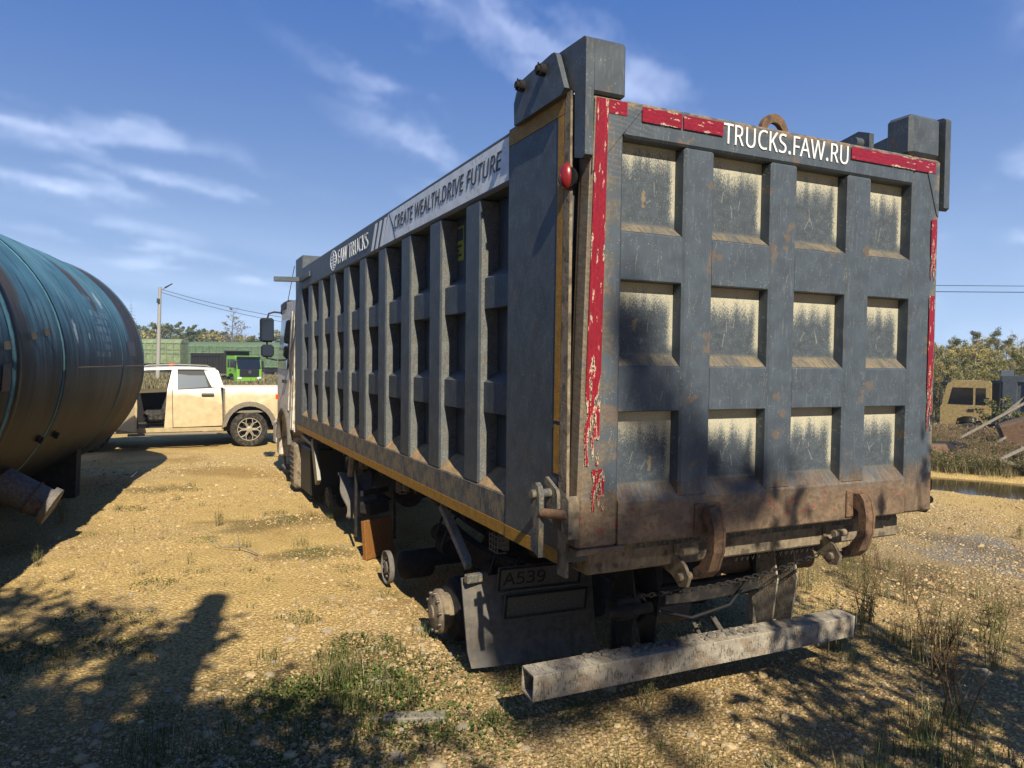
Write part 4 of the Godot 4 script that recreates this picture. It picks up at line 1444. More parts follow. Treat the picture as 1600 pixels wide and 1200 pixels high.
	b.rbox(Vector3(0.215, -0.035, -4.09), Vector3(0.42, 0.05, 0.06), Basis(Vector3.UP, 0.55) * Basis(Vector3.RIGHT, -0.10), 0.006)
	obj("battery_box", b, M.gold, T, "ochre rusty plate of a box hung between the axles")
	b = MB.new()
	for q in [[0.02, -4.25], [0.36, -4.0]]:
		b.bx(Vector3(q[0], 0.1, q[1] - 0.1), Vector3(q[0] + 0.025, 0.80, q[1] - 0.075))
	b.rbox(Vector3(0.20, 0.58, -4.22), Vector3(0.38, 0.05, 0.03), Basis(Vector3.UP, 0.55))
	b.rbox(Vector3(0.20, 0.42, -4.22), Vector3(0.30, 0.13, 0.16), Basis(Vector3.UP, 0.55), 0.02)
	obj("box_frame", b, M.under, T)
	# pale crumpled mudguard pieces further forward
	b = MB.new()
	var mg := func(u: float, w: float) -> Vector3:
		var a := lerpf(0.35, 1.35, w)
		return Vector3(0.03 + 0.36 * u + 0.02 * sin(w * 9.0), 0.02 + 0.60 * sin(a) * 1.02 - 0.03 * sin(u * 7.0 + w * 4.0), -5.35 + 0.62 * cos(a) + 0.03 * sin(w * 6.0))
	b.sheet(mg, 10, 18)
	b.sheet(func(u: float, w: float) -> Vector3: return (mg.call(u, w) as Vector3) - Vector3(0, 0.012, 0.012), 10, 18, true)
	obj("mudguard", b, M.flap, T)
	b = MB.new()
	b.rbox(Vector3(0.07, 0.80, -4.72), Vector3(0.05, 0.30, 0.035), Basis(Vector3.RIGHT, 0.35), 0.006)
	obj("guard_stay", b, M.wood, T)
	b = MB.new()
	b.rbox(Vector3(0.05, 0.815, -7.25), Vector3(0.05, 0.05, 0.75), Basis(Vector3.RIGHT, 0.06), 0.006)
	b.rbox(Vector3(0.05, 0.60, -6.62), Vector3(0.06, 0.14, 0.62), Basis(Vector3.RIGHT, 1.02), 0.008)
	obj("mudguard", b, M.steel, T)
	b = MB.new()
	b.bx(Vector3(0.06, 0.05, -7.85), Vector3(0.55, 0.70, -7.10), 0.02)
	obj("storage_box", b, M.black, T)
	# fuel tank cover with louvres ahead of it
	b = MB.new()
	b.bx(Vector3(-0.02, 0.03, -8.32), Vector3(0.40, 0.68, -7.95), 0.03)
	var ft := obj("side_cover", b, M.tan, T)
	for k in 6:
		b = MB.new()
		b.bx(Vector3(-0.032, 0.16 + 0.08 * k, -8.28), Vector3(-0.018, 0.18 + 0.08 * k, -8.0), 0.003)
		obj("louvre", b, M.flap, ft)

func truck_cab(T: Node3D):
	# cab: side profile in (z, y), front towards -z
	var b := MB.new()
	var prof := [Vector2(-8.42, 0.82), Vector2(-8.42, 2.74), Vector2(-8.55, 2.86), Vector2(-10.05, 2.90), Vector2(-10.30, 2.78), Vector2(-10.62, 1.70), Vector2(-10.66, 0.62), Vector2(-10.0, 0.60), Vector2(-9.85, 0.86), Vector2(-9.55, 1.02), Vector2(-9.05, 1.02), Vector2(-8.75, 0.84)]
	b.mapf = func(q: Vector3) -> Vector3:
		# the cab narrows towards the roof and the windscreen
		var k := 1.0 - 0.055 * ss(1.7, 2.9, q.y) - 0.05 * ss(-10.0, -10.7, q.z)
		return Vector3(1.25 + (q.x - 1.25) * k, q.y, q.z)
	b.prism(prof, -2.45, -0.05, Transform3D(YZ, Vector3.ZERO))
	var cab := obj("cab", b, M.cab_white, T, "white cab seen along its left side ahead of the body")
	var side := func(poly: Array, d: float, called: String, m):
		var q := MB.new()
		q.mapf = b.mapf
		q.prism(poly, -0.05, -0.05 + d, Transform3D(YZ, Vector3.ZERO))
		obj(called, q, m, cab)
	side.call([Vector2(-9.9, 1.12), Vector2(-8.95, 1.12), Vector2(-8.95, 2.70), Vector2(-10.02, 2.70), Vector2(-10.38, 1.72), Vector2(-10.38, 1.12)], 0.012, "door", M.cab_white)
	side.call([Vector2(-10.28, 1.78), Vector2(-9.05, 1.78), Vector2(-9.05, 2.60), Vector2(-9.98, 2.60)], 0.018, "door_window", M.dark_glass)
	side.call([Vector2(-9.42, 1.55), Vector2(-9.16, 1.55), Vector2(-9.16, 1.60), Vector2(-9.42, 1.60)], 0.04, "door_handle", M.black)
	side.call([Vector2(-8.86, 1.75), Vector2(-8.50, 1.75), Vector2(-8.50, 2.55), Vector2(-8.86, 2.55)], 0.014, "sleeper_panel", M.flap)
	for k in 3:
		side.call([Vector2(-8.60 + 0.07 * k, 0.85), Vector2(-8.585 + 0.07 * k, 0.85), Vector2(-8.585 + 0.07 * k, 2.65), Vector2(-8.60 + 0.07 * k, 2.65)], 0.03, "air_duct_rib", M.cab_white if k != 1 else M.black)
	side.call([Vector2(-10.30, 1.24), Vector2(-10.16, 1.24), Vector2(-10.16, 1.32), Vector2(-10.30, 1.32)], 0.045, "turn_signal", M.orange)
	# wheel arch trim, step and bumper corner
	b = MB.new()
	var pts := []
	for i in 11:
		var a := PI * i / 10.0
		pts.append(Vector3(0.03, 0.60 + 0.52 * sin(a), -9.3 + 0.62 * cos(a)))
	b.tube(pts, 0.045, 8)
	obj("wheel_arch", b, M.flap, cab)
	b = MB.new()
	b.bx(Vector3(0.04, 0.42, -10.72), Vector3(2.46, 0.86, -10.30), 0.05)
	b.bx(Vector3(0.05, 0.28, -10.3), Vector3(0.5, 0.60, -9.95), 0.03)
	obj("front_bumper", b, M.cab_white, cab)
	b = MB.new()
	b.bx(Vector3(0.12, 0.05, -10.2), Vector3(0.42, 0.10, -9.8), 0.01)
	b.bx(Vector3(0.14, 0.08, -10.15), Vector3(0.18, 0.42, -10.1))
	b.bx(Vector3(0.34, 0.08, -9.9), Vector3(0.38, 0.42, -9.85))
	obj("step", b, M.flap, cab)
	b = MB.new()
	for i in 2:
		var ring := []
		for k in 17:
			var a := TAU * k / 16.0
			ring.append(Vector3(0.10 + 0.05 * i, 0.12 + 0.17 * sin(a), -8.75 + 0.10 * i + 0.17 * cos(a)))
		b.tube(ring, 0.014, 6, false)
	obj("loose_hose", b, M.rubber, cab)
	# visor, roof lamp, mirror and aerial
	b = MB.new()
	b.bx(Vector3(0.15, 2.72, -10.62), Vector3(2.35, 2.84, -10.22), 0.03)
	obj("sun_visor", b, M.black, cab)
	b = MB.new()
	b.bx(Vector3(0.10, 2.74, -10.25), Vector3(0.28, 2.93, -9.6), 0.05)
	obj("roof_fairing", b, M.black, cab)
	b = MB.new()
	b.tube([Vector3(0.22, 2.74, -10.25), Vector3(0.0, 2.76, -10.28), Vector3(-0.09, 2.73, -10.28), Vector3(-0.12, 2.62, -10.28), Vector3(-0.12, 1.95, -10.28), Vector3(0.05, 1.92, -10.28)], 0.016, 8)
	var mir := obj("mirror_arm", b, M.black, cab)
	b = MB.new()
	b.rbox(Vector3(-0.13, 2.44, -10.22), Vector3(0.235, 0.42, 0.09), Basis(Vector3.UP, -0.12), 0.035)
	b.rbox(Vector3(-0.12, 2.08, -10.22), Vector3(0.215, 0.22, 0.10), Basis(Vector3.UP, -0.12), 0.04)
	obj("mirror", b, M.black, mir)
	b = MB.new()
	b.rbox(Vector3(-0.12, 2.08, -10.168), Vector3(0.17, 0.17, 0.004), Basis(Vector3.UP, -0.12))
	b.rbox(Vector3(-0.125, 2.44, -10.173), Vector3(0.19, 0.36, 0.004), Basis(Vector3.UP, -0.12))
	obj("mirror_glass", b, M.dark_glass, mir)
	b = MB.new()
	b.tube([Vector3(0.2, 2.85, -10.2), Vector3(0.30, 3.55, -10.0)], 0.006, 4)
	obj("aerial", b, M.black, cab)
	# windscreen and grille at the front
	b = MB.new()
	b.rbox(Vector3(1.25, 2.22, -10.485), Vector3(2.0, 0.92, 0.03), Basis(Vector3.RIGHT, 0.285))
	obj("windscreen", b, M.dark_glass, cab)
	b = MB.new()
	for k in 5: b.bx(Vector3(0.5, 0.95 + 0.13 * k, -10.70), Vector3(2.0, 1.02 + 0.13 * k, -10.64), 0.01)
	obj("grille", b, M.black, cab)

# ------------------------------------------------------------------ the old tank on the left
func build_tank():
	var al := 0.148
	var ax := Vector3(sin(al), 0, -cos(al))
	var rt := Vector3(cos(al), 0, sin(al))
	var foot := Vector3(-5.647, 0, 2.639)
	var R := 1.653
	var s0 := 2.6
	var s1 := 13.347
	var T := thing("storage_tank", "old blue steel tank barrel lying along the left edge, streaked with rust", "tank", foot + ax * s0)
	var loc := func(along: float, ang: float, r: float) -> Vector3:
		# ang 0 at the top, growing towards the truck side and on round the belly
		return ax * (along - s0) + rt * (sin(ang) * r) + Vector3(0, 1.855 + cos(ang) * r, 0)
	var b := MB.new()
	var dent := FastNoiseLite.new()
	dent.seed = 8; dent.frequency = 0.5
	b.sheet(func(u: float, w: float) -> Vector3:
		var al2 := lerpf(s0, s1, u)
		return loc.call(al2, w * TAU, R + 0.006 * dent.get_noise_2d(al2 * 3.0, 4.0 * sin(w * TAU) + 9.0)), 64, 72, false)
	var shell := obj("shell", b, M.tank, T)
	for e in [[s1, 1.0], [s0, -1.0]]:
		b = MB.new()
		b.sheet(func(u: float, w: float) -> Vector3:
			var f := w * PI / 2.0
			return loc.call(e[0] + e[1] * 0.951 * sin(f), u * TAU, R * cos(f)), 64, 14, false)
		obj("dished_end", b, M.tank_end, T)
	# weld seams and straps round the barrel
	for q in [[8.88, 0.016, 0.05], [11.75, 0.008, 0.02], [13.33, 0.012, 0.04], [7.45, 0.018, 0.12], [5.2, 0.012, 0.05]]:
		b = MB.new()
		var ring := []
		b.sheet(func(u: float, w: float) -> Vector3:
			return loc.call(q[0] + q[2] * (w - 0.5) * 2.0, u * TAU, R + q[1] * sin(PI * w) + 0.001), 96, 4, false)
		obj("seam", b, M.tank, T)
	# length seam low on the side
	b = MB.new()
	b.sheet(func(u: float, w: float) -> Vector3: return loc.call(lerpf(9.4, s1, u), 1.60 + 0.012 * (w - 0.5), R + 0.004 * sin(PI * w) + 0.001), 20, 3, false)
	obj("seam", b, M.foot, T)
	# small brackets and torn lugs
	for q in [[7.91, 1.415], [8.32, 1.387], [7.17, 1.478], [8.68, 2.057], [9.23, 2.061]]:
		b = MB.new()
		var p: Vector3 = loc.call(q[0], q[1], R + 0.03)
		var nrm: Vector3 = (rt * sin(q[1]) + Vector3.UP * cos(q[1])).normalized()
		b.xf = Transform3D(Basis(ax, nrm, ax.cross(nrm)).scaled_local(Vector3.ONE * 0.62), p - nrm * 0.012)
		b.bx(Vector3(-0.035, -0.03, -0.055), Vector3(0.035, -0.018, 0.06), 0.003)
		b.bx(Vector3(-0.035, -0.018, -0.055), Vector3(-0.025, 0.055, 0.06), 0.003)
		b.bx(Vector3(-0.035, 0.035, -0.055), Vector3(0.03, 0.045, 0.02), 0.003)
		obj("bracket", b, M.black, shell)
	# a small plate and a rust-red panel riveted on
	for q in [[7.19, 1.641, 0.10, 0.07, "tank_end"], [12.42, 1.442, 0.26, 0.065, "tank_end"]]:
		b = MB.new()
		b.sheet(func(u: float, w: float) -> Vector3: return loc.call(q[0] + q[2] * (u - 0.5) * 2.0, q[1] + q[3] * (w - 0.5) * 2.0, R + 0.006), 8, 8, false)
		obj("riveted_plate", b, M[q[4]], shell)
	# cradle under the barrel and the flanged foot that sticks out towards the truck
	for a in [6.0, 11.6]:
		b = MB.new()
		var poly := []
		for i in 9:
			var t := -0.75 + 1.5 * i / 8.0
			poly.append(Vector2(sin(t) * (R + 0.003), 1.855 - cos(t) * (R + 0.003)))
		poly.append(Vector2(1.1, -0.1))
		poly.append(Vector2(-1.1, -0.1))
		b.prism(poly, -0.12, 0.12, Transform3D(Basis(rt, Vector3.UP, rt.cross(Vector3.UP)), ax * (a - s0)))
		obj("cradle", b, M.under, T)
	b = MB.new()
	var base := -(foot + ax * s0)
	var p0 := base + Vector3(-3.75, 0.98, -5.6)
	var p1 := base + Vector3(-2.80, 0.42, -5.5)
	var dirn := (p1 - p0).normalized()
	b.tube([p0, p1 - dirn * 0.03], [0.19, 0.155], 20)
	var leg := obj("support_leg", b, M.foot, T)
	b = MB.new()
	b.tube([p1 - dirn * 0.035, p1 + dirn * 0.03], 0.19, 20)
	b.tube([p1 + dirn * 0.0, p1 + dirn * 0.035], 0.165, 20)
	obj("flange", b, M.foot, leg)
	b = MB.new()
	b.tube([p1 - dirn * 0.18, p1 - dirn * 0.165], 0.175, 20)
	var sd := dirn.cross(Vector3(0, 0, 1)).normalized()
	b.tube([p1 - dirn * 0.10 + Vector3(0, 0, 0.15), p1 - dirn * 0.10 + Vector3(0, 0, 0.20)], 0.035, 8)
	obj("collar", b, M.rust, leg)

# ------------------------------------------------------------------ the white pickup
func build_pickup():
	# its left side faces the viewer, its nose points to -x; local x is measured from the rear axle, z from the near side
	var at := Vector3(0.02, -0.06, -14.5)
	var T := thing("pickup_truck", "white double cab pickup coated in pale dust, front door open, behind the tank", "pickup", at)
	T.scale = Vector3.ONE * 0.985
	var side := func(q: Vector3) -> Vector3:
		# tumblehome: the sides lean in above the waist and tuck in at the sill
		var half := 0.93
		var lean := 0.045 * ss(1.0, 1.3, q.y) + 0.15 * ss(1.25, 1.85, q.y) + 0.05 * ss(0.6, 0.38, q.y)
		var k := (half - lean) / half
		return Vector3(q.x, q.y, -half + (q.z + half) * k)
	var uvp := func(q: Vector3) -> Vector2: return Vector2(q.x / 3.0, clampf((1.86 - q.y) / 1.5, 0.01, 0.99))
	var pan := func(called: String, poly: Array, d0: float, d1: float, m, par: Node = T) -> MeshInstance3D:
		var q := MB.new()
		q.mapf = side
		q.uvf = uvp
		q.prism(poly, d0, d1)
		return obj(called, q, m, par)
	var arch := func(r: float, cx: float, y0: float, cy: float) -> Array:
		var out := []
		for i in 13:
			var a := PI * (1.0 - i / 12.0)
			out.append(Vector2(cx + cos(a) * r, maxf(cy + sin(a) * r, y0)))
		return out
	var both := [[-0.03, 0.0], [-1.86, -1.83]]
	for d in both:
		# bed side with its wheel arch
		var poly := [Vector2(-0.53, 0.50)]
		poly.append_array(arch.call(0.50, 0.0, 0.50, 0.45))
		poly.append_array([Vector2(0.52, 0.50), Vector2(1.08, 0.55), Vector2(1.12, 1.38), Vector2(-0.56, 1.385)])
		pan.call("bed_side", poly, d[0], d[1], M.pickup)
		# rear door
		pan.call("rear_door", [Vector2(-0.58, 0.52), Vector2(-0.585, 1.02), Vector2(-0.62, 1.38), Vector2(-1.62, 1.33), Vector2(-1.60, 0.50)], d[0] + 0.002, d[1] + 0.004, M.pickup)
		pan.call("sill", [Vector2(-0.56, 0.40), Vector2(-0.56, 0.498), Vector2(-2.75, 0.498), Vector2(-2.75, 0.40)], d[0], d[1], M.pickup)
		# pillars and roof rail
		pan.call("rear_pillar", [Vector2(-0.55, 1.385), Vector2(-0.66, 1.76), Vector2(-0.72, 1.80), Vector2(-0.98, 1.80), Vector2(-0.84, 1.47), Vector2(-0.80, 1.386)], d[0], d[1], M.pickup)
		pan.call("centre_pillar", [Vector2(-1.505, 1.335), Vector2(-1.51, 1.78), Vector2(-1.62, 1.78), Vector2(-1.72, 1.33), Vector2(-1.78, 0.50), Vector2(-1.605, 0.50), Vector2(-1.62, 1.33)], d[0], d[1], M.pickup)
		pan.call("front_pillar", [Vector2(-2.42, 1.70), Vector2(-2.32, 1.76), Vector2(-2.95, 1.20), Vector2(-3.05, 1.20)], d[0], d[1], M.pickup)
		pan.call("roof_side", [Vector2(-0.70, 1.781), Vector2(-0.74, 1.825), Vector2(-1.5, 1.845), Vector2(-2.2, 1.815), Vector2(-2.44, 1.745), Vector2(-2.3, 1.745), Vector2(-2.1, 1.765), Vector2(-1.5, 1.782)], d[0], d[1], M.pickup)
		# front wing
		var fw := [Vector2(-2.72, 0.45), Vector2(-2.76, 1.20), Vector2(-3.05, 1.20), Vector2(-3.95, 1.12), Vector2(-4.15, 0.95), Vector2(-4.18, 0.50), Vector2(-3.74, 0.45)]
		fw.append_array([Vector2(-3.70, 0.62), Vector2(-3.50, 0.88), Vector2(-3.24, 0.95), Vector2(-2.98, 0.88), Vector2(-2.78, 0.62)])
		pan.call("front_wing", fw, d[0], d[1], M.pickup)
		# glass
		pan.call("rear_window", [Vector2(-0.86, 1.40), Vector2(-1.50, 1.345), Vector2(-1.50, 1.765), Vector2(-0.97, 1.765)], d[0] + 0.012, d[1] - 0.008, M.sky_reflect_glass)
		# grey flare round the arch
		var fl := []
		fl.append_array(arch.call(0.50, 0.0, 0.50, 0.452))
		var o2: Array = arch.call(0.60, 0.0, 0.46, 0.46)
		o2.reverse()
		fl.append_array(o2)
		var dd := 0.004 if d[1] == 0.0 else 0.0
		pan.call("arch_flare", fl, d[1] + 0.003 if d[1] == 0.0 else d[0] - 0.035, d[1] + 0.04 if d[1] == 0.0 else d[0] - 0.003, M.pickup_grey)
	var b := MB.new()
	pan.call("window_trim", [Vector2(-0.82, 1.37), Vector2(-1.52, 1.31), Vector2(-1.52, 1.80), Vector2(-0.95, 1.80)], -0.018, -0.012, M.black)
	pan.call("door_seam", [Vector2(-0.562, 0.50), Vector2(-0.575, 1.02), Vector2(-0.605, 1.38), Vector2(-0.618, 1.38), Vector2(-0.588, 1.02), Vector2(-0.576, 0.50)], 0.001, 0.0055, M.black)
	pan.call("door_seam", [Vector2(-1.598, 0.50), Vector2(-1.612, 1.33), Vector2(-1.624, 1.33), Vector2(-1.610, 0.50)], 0.001, 0.0055, M.black)
	pan.call("door_seam", [Vector2(-0.58, 0.494), Vector2(-1.61, 0.494), Vector2(-1.61, 0.506), Vector2(-0.58, 0.506)], 0.001, 0.0055, M.black)
	# window trim on the near side
	pan.call("window_trim", [Vector2(-0.86, 1.765), Vector2(-1.50, 1.765), Vector2(-1.50, 1.79), Vector2(-0.95, 1.79)], 0.0, 0.014, M.black)
	pan.call("window_trim", [Vector2(-0.845, 1.40), Vector2(-0.955, 1.762), Vector2(-0.975, 1.762), Vector2(-0.875, 1.40)], 0.0, 0.010, M.black)
	pan.call("far_front_door", [Vector2(-1.80, 0.50), Vector2(-1.72, 1.22), Vector2(-2.74, 1.18), Vector2(-2.72, 0.50)], -1.86, -1.80, M.black)
	# door handle
	b = MB.new()
	b.bx(Vector3(-1.02, 1.205, -0.02), Vector3(-0.76, 1.255, 0.038), 0.014)
	obj("door_handle", b, M.steel, T)
	# bed floor, bulkheads, tailgate
	b = MB.new()
	b.bx(Vector3(-0.52, 0.80, -1.828), Vector3(1.06, 0.85, -0.032))
	b.bx(Vector3(-0.56, 0.52, -1.828), Vector3(-0.522, 1.36, -0.032))
	obj("bed_floor", b, M.pickup_grey, T)
	b = MB.new()
	b.bx(Vector3(1.065, 0.60, -1.80), Vector3(1.11, 1.36, -0.06), 0.015)
	obj("tailgate", b, mat(Color(0.7, 0.64, 0.5), 0.5), T)
	b = MB.new()
	b.bx(Vector3(1.05, 0.42, -1.85), Vector3(1.24, 0.62, -0.01), 0.04)
	obj("rear_bumper", b, M.steel, T)
	b = MB.new()
	b.bx(Vector3(-0.54, 0.47, -1.81), Vector3(-0.60, 1.32, -0.05))
	b.bx(Vector3(-0.60, 0.42, -1.81), Vector3(-2.76, 0.47, -0.05))
	obj("cab_floor", b, M.black, T)
	# roof
	b = MB.new()
	b.mapf = side
	b.uvf = uvp
	b.sheet(func(u: float, w: float) -> Vector3: return Vector3(lerpf(-0.70, -2.40, u), 1.80 + 0.055 * sin(PI * clampf(u * 0.85 + 0.12, 0, 1)) * (1.0 - 0.3 * pow(2.0 * w - 1.0, 2)), lerpf(-0.005, -1.855, w)), 16, 12, true, Rect2(0, 0.02, 1, 0.05))
	obj("roof", b, M.pickup, T)
	for z in [-0.22, -1.64]:
		b = MB.new()
		b.tube([Vector3(-0.80, 1.825, z), Vector3(-0.90, 1.875, z), Vector3(-1.5, 1.892, z), Vector3(-2.1, 1.87, z), Vector3(-2.25, 1.825, z)], 0.018, 8)
		obj("roof_rail", b, M.steel, T)
	# rear screen and windscreen
	b = MB.new()
	b.quad(Vector3(-0.62, 1.36, -0.12), Vector3(-0.62, 1.36, -1.74), Vector3(-0.73, 1.78, -1.66), Vector3(-0.73, 1.78, -0.20), Vector3(1, 0, 0))
	b.quad(Vector3(-0.625, 1.36, -0.12), Vector3(-0.625, 1.36, -1.74), Vector3(-0.735, 1.78, -1.66), Vector3(-0.735, 1.78, -0.20), Vector3(-1, 0, 0))
	obj("rear_screen", b, M.dark_glass, T)
	b = MB.new()
	b.quad(Vector3(-3.0, 1.20, -0.12), Vector3(-3.0, 1.20, -1.74), Vector3(-2.40, 1.76, -1.66), Vector3(-2.40, 1.76, -0.20), Vector3(-1, 0.5, 0))
	obj("windscreen", b, M.glass, T)
	# bonnet and nose
	b = MB.new()
	b.uvf = uvp
	b.sheet(func(u: float, w: float) -> Vector3: return Vector3(lerpf(-2.98, -4.12, u), 1.21 - 0.10 * u - 0.12 * pow(u, 6) + 0.04 * sin(PI * w), lerpf(-0.02, -1.84, w)), 10, 10, true, Rect2(0, 0.4, 1, 0.1))
	obj("bonnet", b, M.pickup, T)
	b = MB.new()
	b.bx(Vector3(-4.17, 0.72, -1.70), Vector3(-4.12, 1.08, -0.16), 0.02)
	obj("grille", b, M.black, T)
	b = MB.new()
	b.bx(Vector3(-4.34, 0.40, -1.86), Vector3(-4.13, 0.70, 0.0), 0.06)
	obj("front_bumper", b, M.pickup_grey, T)
	for z in [-0.22, -1.64]:
		b = MB.new()
		b.bx(Vector3(-4.16, 0.80, z - 0.16), Vector3(-4.08, 1.0, z + 0.16), 0.03)
		obj("headlight", b, M.glass, T)
	# open front door swung out towards the viewer
	b = MB.new()
	b.uvf = func(q: Vector3) -> Vector2: return Vector2(q.z / 3.0, clampf((1.86 - q.y) / 1.5, 0.01, 0.99))
	var hinge := Vector3(-2.76, 0, 0.02)
	var open := Basis(Vector3.UP, deg_to_rad(118.0 - 180.0))
	b.xf = Transform3D(Basis(Vector3.UP, deg_to_rad(-66.0)), hinge)
	b.prism([Vector2(0.0, 0.50), Vector2(1.02, 0.50), Vector2(1.06, 1.0), Vector2(1.04, 1.30), Vector2(0.0, 1.22)], -0.05, 0.0)
	b.prism([Vector2(0.98, 1.30), Vector2(1.04, 1.30), Vector2(1.10, 1.72), Vector2(1.05, 1.765), Vector2(0.50, 1.70), Vector2(0.0, 1.225), Vector2(0.08, 1.227), Vector2(0.52, 1.655), Vector2(1.04, 1.71)], -0.05, -0.01)
	var fd := obj("front_door", b, M.pickup, T, "open front door with a dusty lower half")
	b = MB.new()
	b.xf = Transform3D(Basis(Vector3.UP, deg_to_rad(-66.0)), hinge)
	b.prism([Vector2(0.05, 0.56), Vector2(0.98, 0.56), Vector2(0.98, 1.20), Vector2(0.05, 1.15)], -0.10, -0.052)
	obj("door_trim", b, M.black, fd)
	b = MB.new()
	b.xf = Transform3D(Basis(Vector3.UP, deg_to_rad(-66.0)), hinge)
	b.prism([Vector2(0.10, 1.25), Vector2(0.97, 1.305), Vector2(1.03, 1.70), Vector2(0.53, 1.645)], -0.034, -0.028)
	obj("door_window", b, M.glass, fd)
	# inside: dashboard, steering wheel, seats
	b = MB.new()
	b.bx(Vector3(-2.98, 0.75, -1.75), Vector3(-2.62, 1.16, -0.12), 0.06)
	obj("dashboard", b, M.black, T)
	b = MB.new()
	var ring := []
	for k in 17:
		var a := TAU * k / 16.0
		ring.append(Vector3(-2.46 - 0.08 * sin(a), 1.08 + 0.17 * sin(a), -0.48 + 0.18 * cos(a)))
	b.tube(ring, 0.016, 6, false)
	b.bx(Vector3(-2.62, 1.05, -0.50), Vector3(-2.45, 1.11, -0.46))
	obj("steering_wheel", b, M.black, T)
	for z in [-0.50, -1.36]:
		for x in [0.0, 0.92]:
			b = MB.new()
			b.bx(Vector3(-2.20 + x, 0.62, z - 0.25), Vector3(-1.74 + x, 0.82, z + 0.25), 0.05)
			b.rbox(Vector3(-1.70 + x, 1.06, z), Vector3(0.14, 0.62, 0.48), Basis(Vector3.BACK, -0.28), 0.05)
			b.rbox(Vector3(-1.59 + x, 1.45, z), Vector3(0.10, 0.16, 0.26), Basis(Vector3.BACK, -0.28), 0.03)
			obj("seat", b, M.rubber, T)
	b = MB.new()
	b.bx(Vector3(-2.50, 0.335, -0.02), Vector3(-0.70, 0.385, 0.10), 0.015)
	b.bx(Vector3(-2.3, 0.36, -0.3), Vector3(-2.2, 0.40, 0.0))
	b.bx(Vector3(-1.0, 0.36, -0.3), Vector3(-0.9, 0.40, 0.0))
	obj("side_step", b, M.pickup_grey, T)
	# chassis and wheels
	b = MB.new()
	b.bx(Vector3(-4.0, 0.36, -1.50), Vector3(1.0, 0.50, -0.36))
	b.tube([Vector3(0, 0.42, -0.2), Vector3(0, 0.42, -1.66)], 0.06, 8)
	b.tube([Vector3(-3.24, 0.42, -0.2), Vector3(-3.24, 0.42, -1.66)], 0.06, 8)
	obj("underframe", b, M.black, T)
	# dark liner in the rear arches
	b = MB.new()
	var lin_pts := []
	for i in 13:
		var a := PI * i / 12.0
		lin_pts.append(Vector2(cos(a) * 0.51, 0.45 + sin(a) * 0.51))
	for i in 12:
		b.quad(Vector3(lin_pts[i].x, lin_pts[i].y, -0.03), Vector3(lin_pts[i + 1].x, lin_pts[i + 1].y, -0.03), Vector3(lin_pts[i + 1].x, lin_pts[i + 1].y, -0.42), Vector3(lin_pts[i].x, lin_pts[i].y, -0.42), Vector3(0, -1, 0))
	b.quad(Vector3(-0.5, 0.45, -0.42), Vector3(0.5, 0.45, -0.42), Vector3(0.5, 0.97, -0.42), Vector3(-0.5, 0.97, -0.42), Vector3(0, 0, 1))
	obj("arch_liner", b, M.black, T)
	for q in [[0.0, -0.02, 1.0], [-3.24, -0.02, 1.0], [0.0, -1.84, -1.0], [-3.24, -1.84, -1.0]]:
		var fr := Transform3D(Basis(Vector3(1, 0, 0), Vector3(0, 0, q[2]), Vector3(0, -q[2], 0)), Vector3(q[0], 0.415, q[1]))
		b = MB.new()
		b.lathe([Vector2(0.27, -0.24), Vector2(0.36, -0.25), Vector2(0.405, -0.21), Vector2(0.415, -0.12), Vector2(0.405, -0.03), Vector2(0.37, 0.0), Vector2(0.30, 0.01), Vector2(0.265, -0.01), Vector2(0.26, -0.06)], 36, fr)
		var ty := obj("tyre", b, M.rubber, T)
		b = MB.new()
		b.lathe([Vector2(0.262, -0.22), Vector2(0.25, -0.10), Vector2(0.25, -0.02), Vector2(0.262, 0.0), Vector2(0.268, -0.01)], 32, fr)
		b.lathe([Vector2(0.24, -0.12), Vector2(0.0, -0.12)], 24, fr)
		obj("wheel_well", b, M.black, ty)
		b = MB.new()
		for k in 6:
			for sgn in [-1.0, 1.0]:
				var a := TAU * k / 6.0
				var p0 := fr * Vector3(cos(a + sgn * 0.25) * 0.06, -0.018, sin(a + sgn * 0.25) * 0.06)
				var p1 := fr * Vector3(cos(a + sgn * 0.08) * 0.17, -0.012, sin(a + sgn * 0.08) * 0.17)
				var p2 := fr * Vector3(cos(a + sgn * 0.27) * 0.255, -0.012, sin(a + sgn * 0.27) * 0.255)
				b.tube([p0, p1, p2], [0.016, 0.013, 0.014], 6)
		b.lathe([Vector2(0.075, -0.03), Vector2(0.07, 0.0), Vector2(0.03, 0.008), Vector2(0.0, 0.008)], 16, fr)
		b.lathe([Vector2(0.244, -0.015), Vector2(0.25, 0.006), Vector2(0.264, 0.006), Vector2(0.268, -0.01)], 32, fr)
		obj("rim", b, M.steel if q[0] < -1.0 else mat(Color(0.62, 0.58, 0.50), 0.5, 0.4), ty)
	# orange beacon
	b = MB.new()
	b.tube([Vector3(-1.62, 1.85, -0.9), Vector3(-1.62, 1.92, -0.9)], 0.07, 12)
	obj("beacon", b, M.orange, T)

